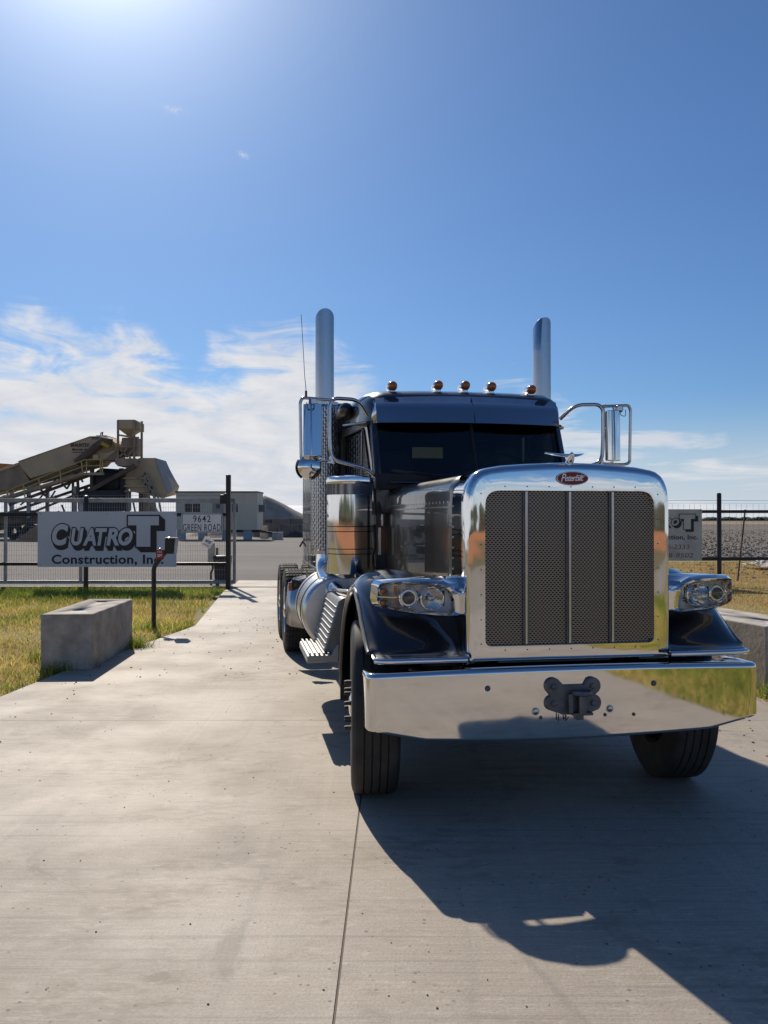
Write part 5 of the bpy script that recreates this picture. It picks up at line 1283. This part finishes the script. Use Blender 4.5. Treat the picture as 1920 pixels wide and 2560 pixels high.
# lower bins to the left and the orange hopper
slab('feed_bin', [(-60, 1196), (45, 1157), (50, 1166), (70, 1202), (60, 1212), (-60, 1240)], .3, 3.2, TAN_DIRTY)
slab('feed_bin_rim', [(-60, 1192), (45, 1155), (46, 1161), (-60, 1201)], .15, 3.4, TAN)
slab('orange_hopper', [(-60, 1150), (18, 1155), (12, 1165), (-60, 1182)], 4.0, 7.0, mat('orange_hopper_paint', (.42, .15, .05), .7))
# walkway with yellow handrail
m = MB(); member(m, (-30, 1262), (215, 1186), -.9, .25); member(m, (215, 1186), (268, 1186), -.9, .22); member(m, (-30, 1262), (215, 1186), -.1, .25); m.build('walkway', TAN_DIRTY, PL)
hr = bpy.data.objects.new('handrail', None); COL.objects.link(hr); hr.parent = PL
for (a, b) in (((-30, 1252), (222, 1151)), ((-30, 1260), (222, 1166)), ((222, 1151), (264, 1151)), ((222, 1166), (264, 1166))):
    m = MB(); member(m, a, b, -1.0, .075); m.build('rail', YELLOW, hr)
for px in (30, 70, 108, 160, 213, 226, 260, 265):
    y1_ = 1151 if px > 222 else 1151+(222-px)*.40; m = MB(); member(m, (px, y1_), (px+(4 if px < 222 else 0), y1_+32), -1.0, .085); m.build('handrail_post', YELLOW, hr)
# trusses and legs under the bins
m = MB()
for a, b, d, w in (((60, 1215), (250, 1160), .2, .24), ((20, 1262), (230, 1185), .2, .24), ((90, 1206), (110, 1240), .2, .14), ((110, 1240), (140, 1192), .2, .14), ((140, 1192), (165, 1222), .2, .14), ((165, 1222), (190, 1178), .2, .14), ((190, 1178), (205, 1205), .2, .14), ((190, 1190), (198, 1300), .3, .2), ((176, 1200), (176, 1340), .6, .18), ((228, 1166), (228, 1228), .2, .3), ((222, 1230), (340, 1165), -.3, .36), ((176, 1230), (228, 1290), .4, .13), ((150, 1262), (165, 1300), .4, .13), ((0, 1285), (215, 1212), 1.0, .22), ((20, 1300), (210, 1222), 1.2, .18), ((40, 1262), (70, 1238), .9, .12), ((75, 1262), (100, 1232), .9, .12), ((105, 1262), (128, 1226), .9, .12)):
    member(m, a, b, d, w)
kind(m.build('support_truss', BROWN, PL, smooth=0), 'stuff')
for px, d in ((182, .5), (200, 1.5), (310, .8), (345, .8), (60, 1.0), (12, 1.4), (96, 2.0)):
    m = MB(); member(m, (px, 1215), (px, 1348), d, .28); m.build('support_leg', BROWN if px % 2 else GALV, PL)
# screw conveyor and motor
m = MB(); p = [q(*v) for v in ((196, 1158), (232, 1130), (262, 1102), (282, 1108))]
m.tube([(a, -.5, b) for a, b in p], .36, 12); m.build('screw_conveyor', BROWN, PL)
m = MB(); p = [q(*v) for v in ((262, 1110), (279, 1119))]; m.tube([(a, -.85, b) for a, b in p], .19, 10); m.build('yellow_motor', mat('yellow_motor', (.52, .36, .03), .5), PL)
slab('screw_head', [(255, 1104), (288, 1112), (284, 1124), (262, 1132), (250, 1122)], -.2, .8, TAN_DIRTY)
slab('control_cabinet', [(237, 1138), (250, 1138), (250, 1151), (237, 1151)], -.6, .3, TAN)
slab('weigh_hopper', [(262, 1130), (292, 1125), (296, 1150), (256, 1150)], .1, 2.2, TAN_DIRTY)
# tower with hoppers
for px, d in ((294.5, 0), (346.5, .9), (336, -.1), (305, 2.3)): m = MB(); member(m, (px, 1050), (px, 1150), d, .17); m.build('tower_leg', TAN_DIRTY, PL, smooth=0)
for a, b in (((294, 1087), (336, 1094)), ((336, 1094), (347, 1094)), ((294, 1117), (336, 1117)), ((300, 1142), (318, 1120)), ((318, 1142), (300, 1122)), ((318, 1142), (336, 1122)), ((296, 1150), (345, 1150)), ((345, 1120), (336, 1142))): m = MB(); member(m, a, b, -.05, .15); m.build('tower_brace', TAN_DIRTY, PL, smooth=0)
hx0, hx1 = q(294, 0)[0], q(336.5, 0)[0]; hz = lambda py: q(0, py)[1]
m = MB(); R4 = lambda a, b, c, d_, z: [(a, b, z), (c, b, z), (c, d_, z), (a, d_, z)]
m.loft([R4(hx0, -.05, hx1, 2.2, hz(1049)), R4(hx0, -.05, hx1, 2.2, hz(1071)), R4(hx0+.62, .65, hx1-.55, 1.4, hz(1087))])
m.build('top_hopper', TAN, PL, smooth=0).rotation_euler = (0, 0, 0)
slab('hopper_side', [(336.8, 1049.5), (347.2, 1055), (347.2, 1076), (336.8, 1073)], .2, 1.6, TAN)
m = MB(); m.loft([R4(q(302, 0)[0], .3, q(338, 0)[0], 1.9, hz(1093)), R4(q(299, 0)[0], .2, q(341, 0)[0], 2.0, hz(1115)), R4(q(303, 0)[0], .4, q(338, 0)[0], 1.7, hz(1138))]); m.build('middle_hopper', TAN_DIRTY, PL, smooth=0)
slab('tower_base', [(288, 1146), (340, 1146), (344, 1152), (341, 1166), (296, 1166), (288, 1158)], -.2, 1.8, TAN_DIRTY)
slab('transfer_chute', [(296, 1112), (290, 1122), (300, 1140), (308, 1142), (304, 1122)], .5, 1.4, BROWN)
# right bin, its truss and chute
m = MB(); fr_ = [q(*p) for p in ((344, 1143), (382, 1143), (388, 1168), (417, 1233), (403, 1246), (322, 1228), (305, 1208), (312, 1160))]
bk_ = [q(*p) for p in ((344, 1143), (388, 1145), (398, 1168), (424, 1212), (417, 1233), (330, 1226), (312, 1206), (316, 1160))]
m.loft([[(x, .6, z) for x, z in fr_], [(x, 3.6, z) for x, z in bk_]]); m.build('cement_bin', TAN, PL, smooth=0, bevel=.04)
m = MB()
m.loft([[(x, .58, z) for x, z in [q(*p) for p in ((382, 1143.2), (388, 1168), (417, 1233))]]+[(x, 3.5, z) for x, z in [q(*p) for p in ((423, 1213), (399, 1168), (389, 1146))]]][0:1]*1+[[(x, .57, z+.01) for x, z in [q(*p) for p in ((382, 1143.2), (388, 1168), (417, 1233))]]+[(x, 3.51, z+.01) for x, z in [q(*p) for p in ((423.3, 1213), (399.3, 1168), (389.3, 1146))]]])
m.build('bin_end_plate', mat('pale_plant_paint', (.36, .33, .28), .6), PL, smooth=0)
m = MB()
for a, b in (((341, 1196), (361, 1181)), ((361, 1181), (395, 1248)), ((341, 1196), (362, 1213)), ((362, 1213), (373, 1248)), ((361, 1181), (362, 1213)), ((362, 1213), (368, 1200)), ((368, 1200), (374, 1232)), ((374, 1232), (378, 1215)), ((378, 1215), (384, 1250)), ((384, 1250), (388, 1236)), ((395, 1248), (412, 1340)), ((373, 1248), (360, 1340)), ((384, 1250), (398, 1340)), ((325, 1248), (312, 1340)), ((330, 1248), (348, 1340))): member(m, a, b, .2, .14)
m.build('bin_truss', mat('pale_truss', (.33, .29, .22), .6), PL, smooth=0)
for py in (1195, 1215, 1228): m = MB(); member(m, (306, py), (362, py), .35, .14); m.build('bin_brace', TAN, PL)
slab('discharge_chute', [(338, 1228), (352, 1230), (388, 1290), (352, 1290)], .9, 2.2, TAN_DIRTY)
# mixer under the plant
slab('mixer_shroud', [(208, 1228), (308, 1226), (308, 1276), (204, 1284)], -.8, 2.4, DRUM)
m = MB(); m.lathe([(q(228, 0)[0], 1.0), (q(240, 0)[0], 1.3), (q(290, 0)[0], 1.2), (q(305, 0)[0], .7)], (0, 1.4, hz(1205)), 'X', 20, caps=True); m.build('mixer_drum', DRUM, PL)
slab('mixer_platform', [(218, 1180), (302, 1172), (302, 1190), (240, 1200), (222, 1226)], .8, 1.6, BROWN)
m = MB(); p = [q(*v) for v in ((300, 1170), (301, 1205), (304, 1222), (294, 1228))]; m.tube(fillet([(a, .4, b) for a, b in p], .4), .22, 10); m.build('rubber_spout', RUBBER, PL)
for px, d in ((30, .5), (70, .5)):
    m = MB(); c = q(px, 1330); m.lathe([(-.3, .3), (-.3, .62), (-.2, .68), (.2, .68), (.3, .62), (.3, .3)], (c[0], d, .65), 'Y', 24); m.build('plant_wheel', RUBBER, PL)
slab('lower_frame', [(-60, 1296), (110, 1296), (110, 1310), (-60, 1310)], .4, 1.0, BROWN)
slab('gear_housing', [(-40, 1282), (70, 1275), (95, 1300), (-40, 1330)], 1.2, 2.2, BROWN)
slab('ground_beam', [(-60, 1333), (200, 1333), (200, 1344), (-60, 1344)], .2, .6, GREY_STEEL)
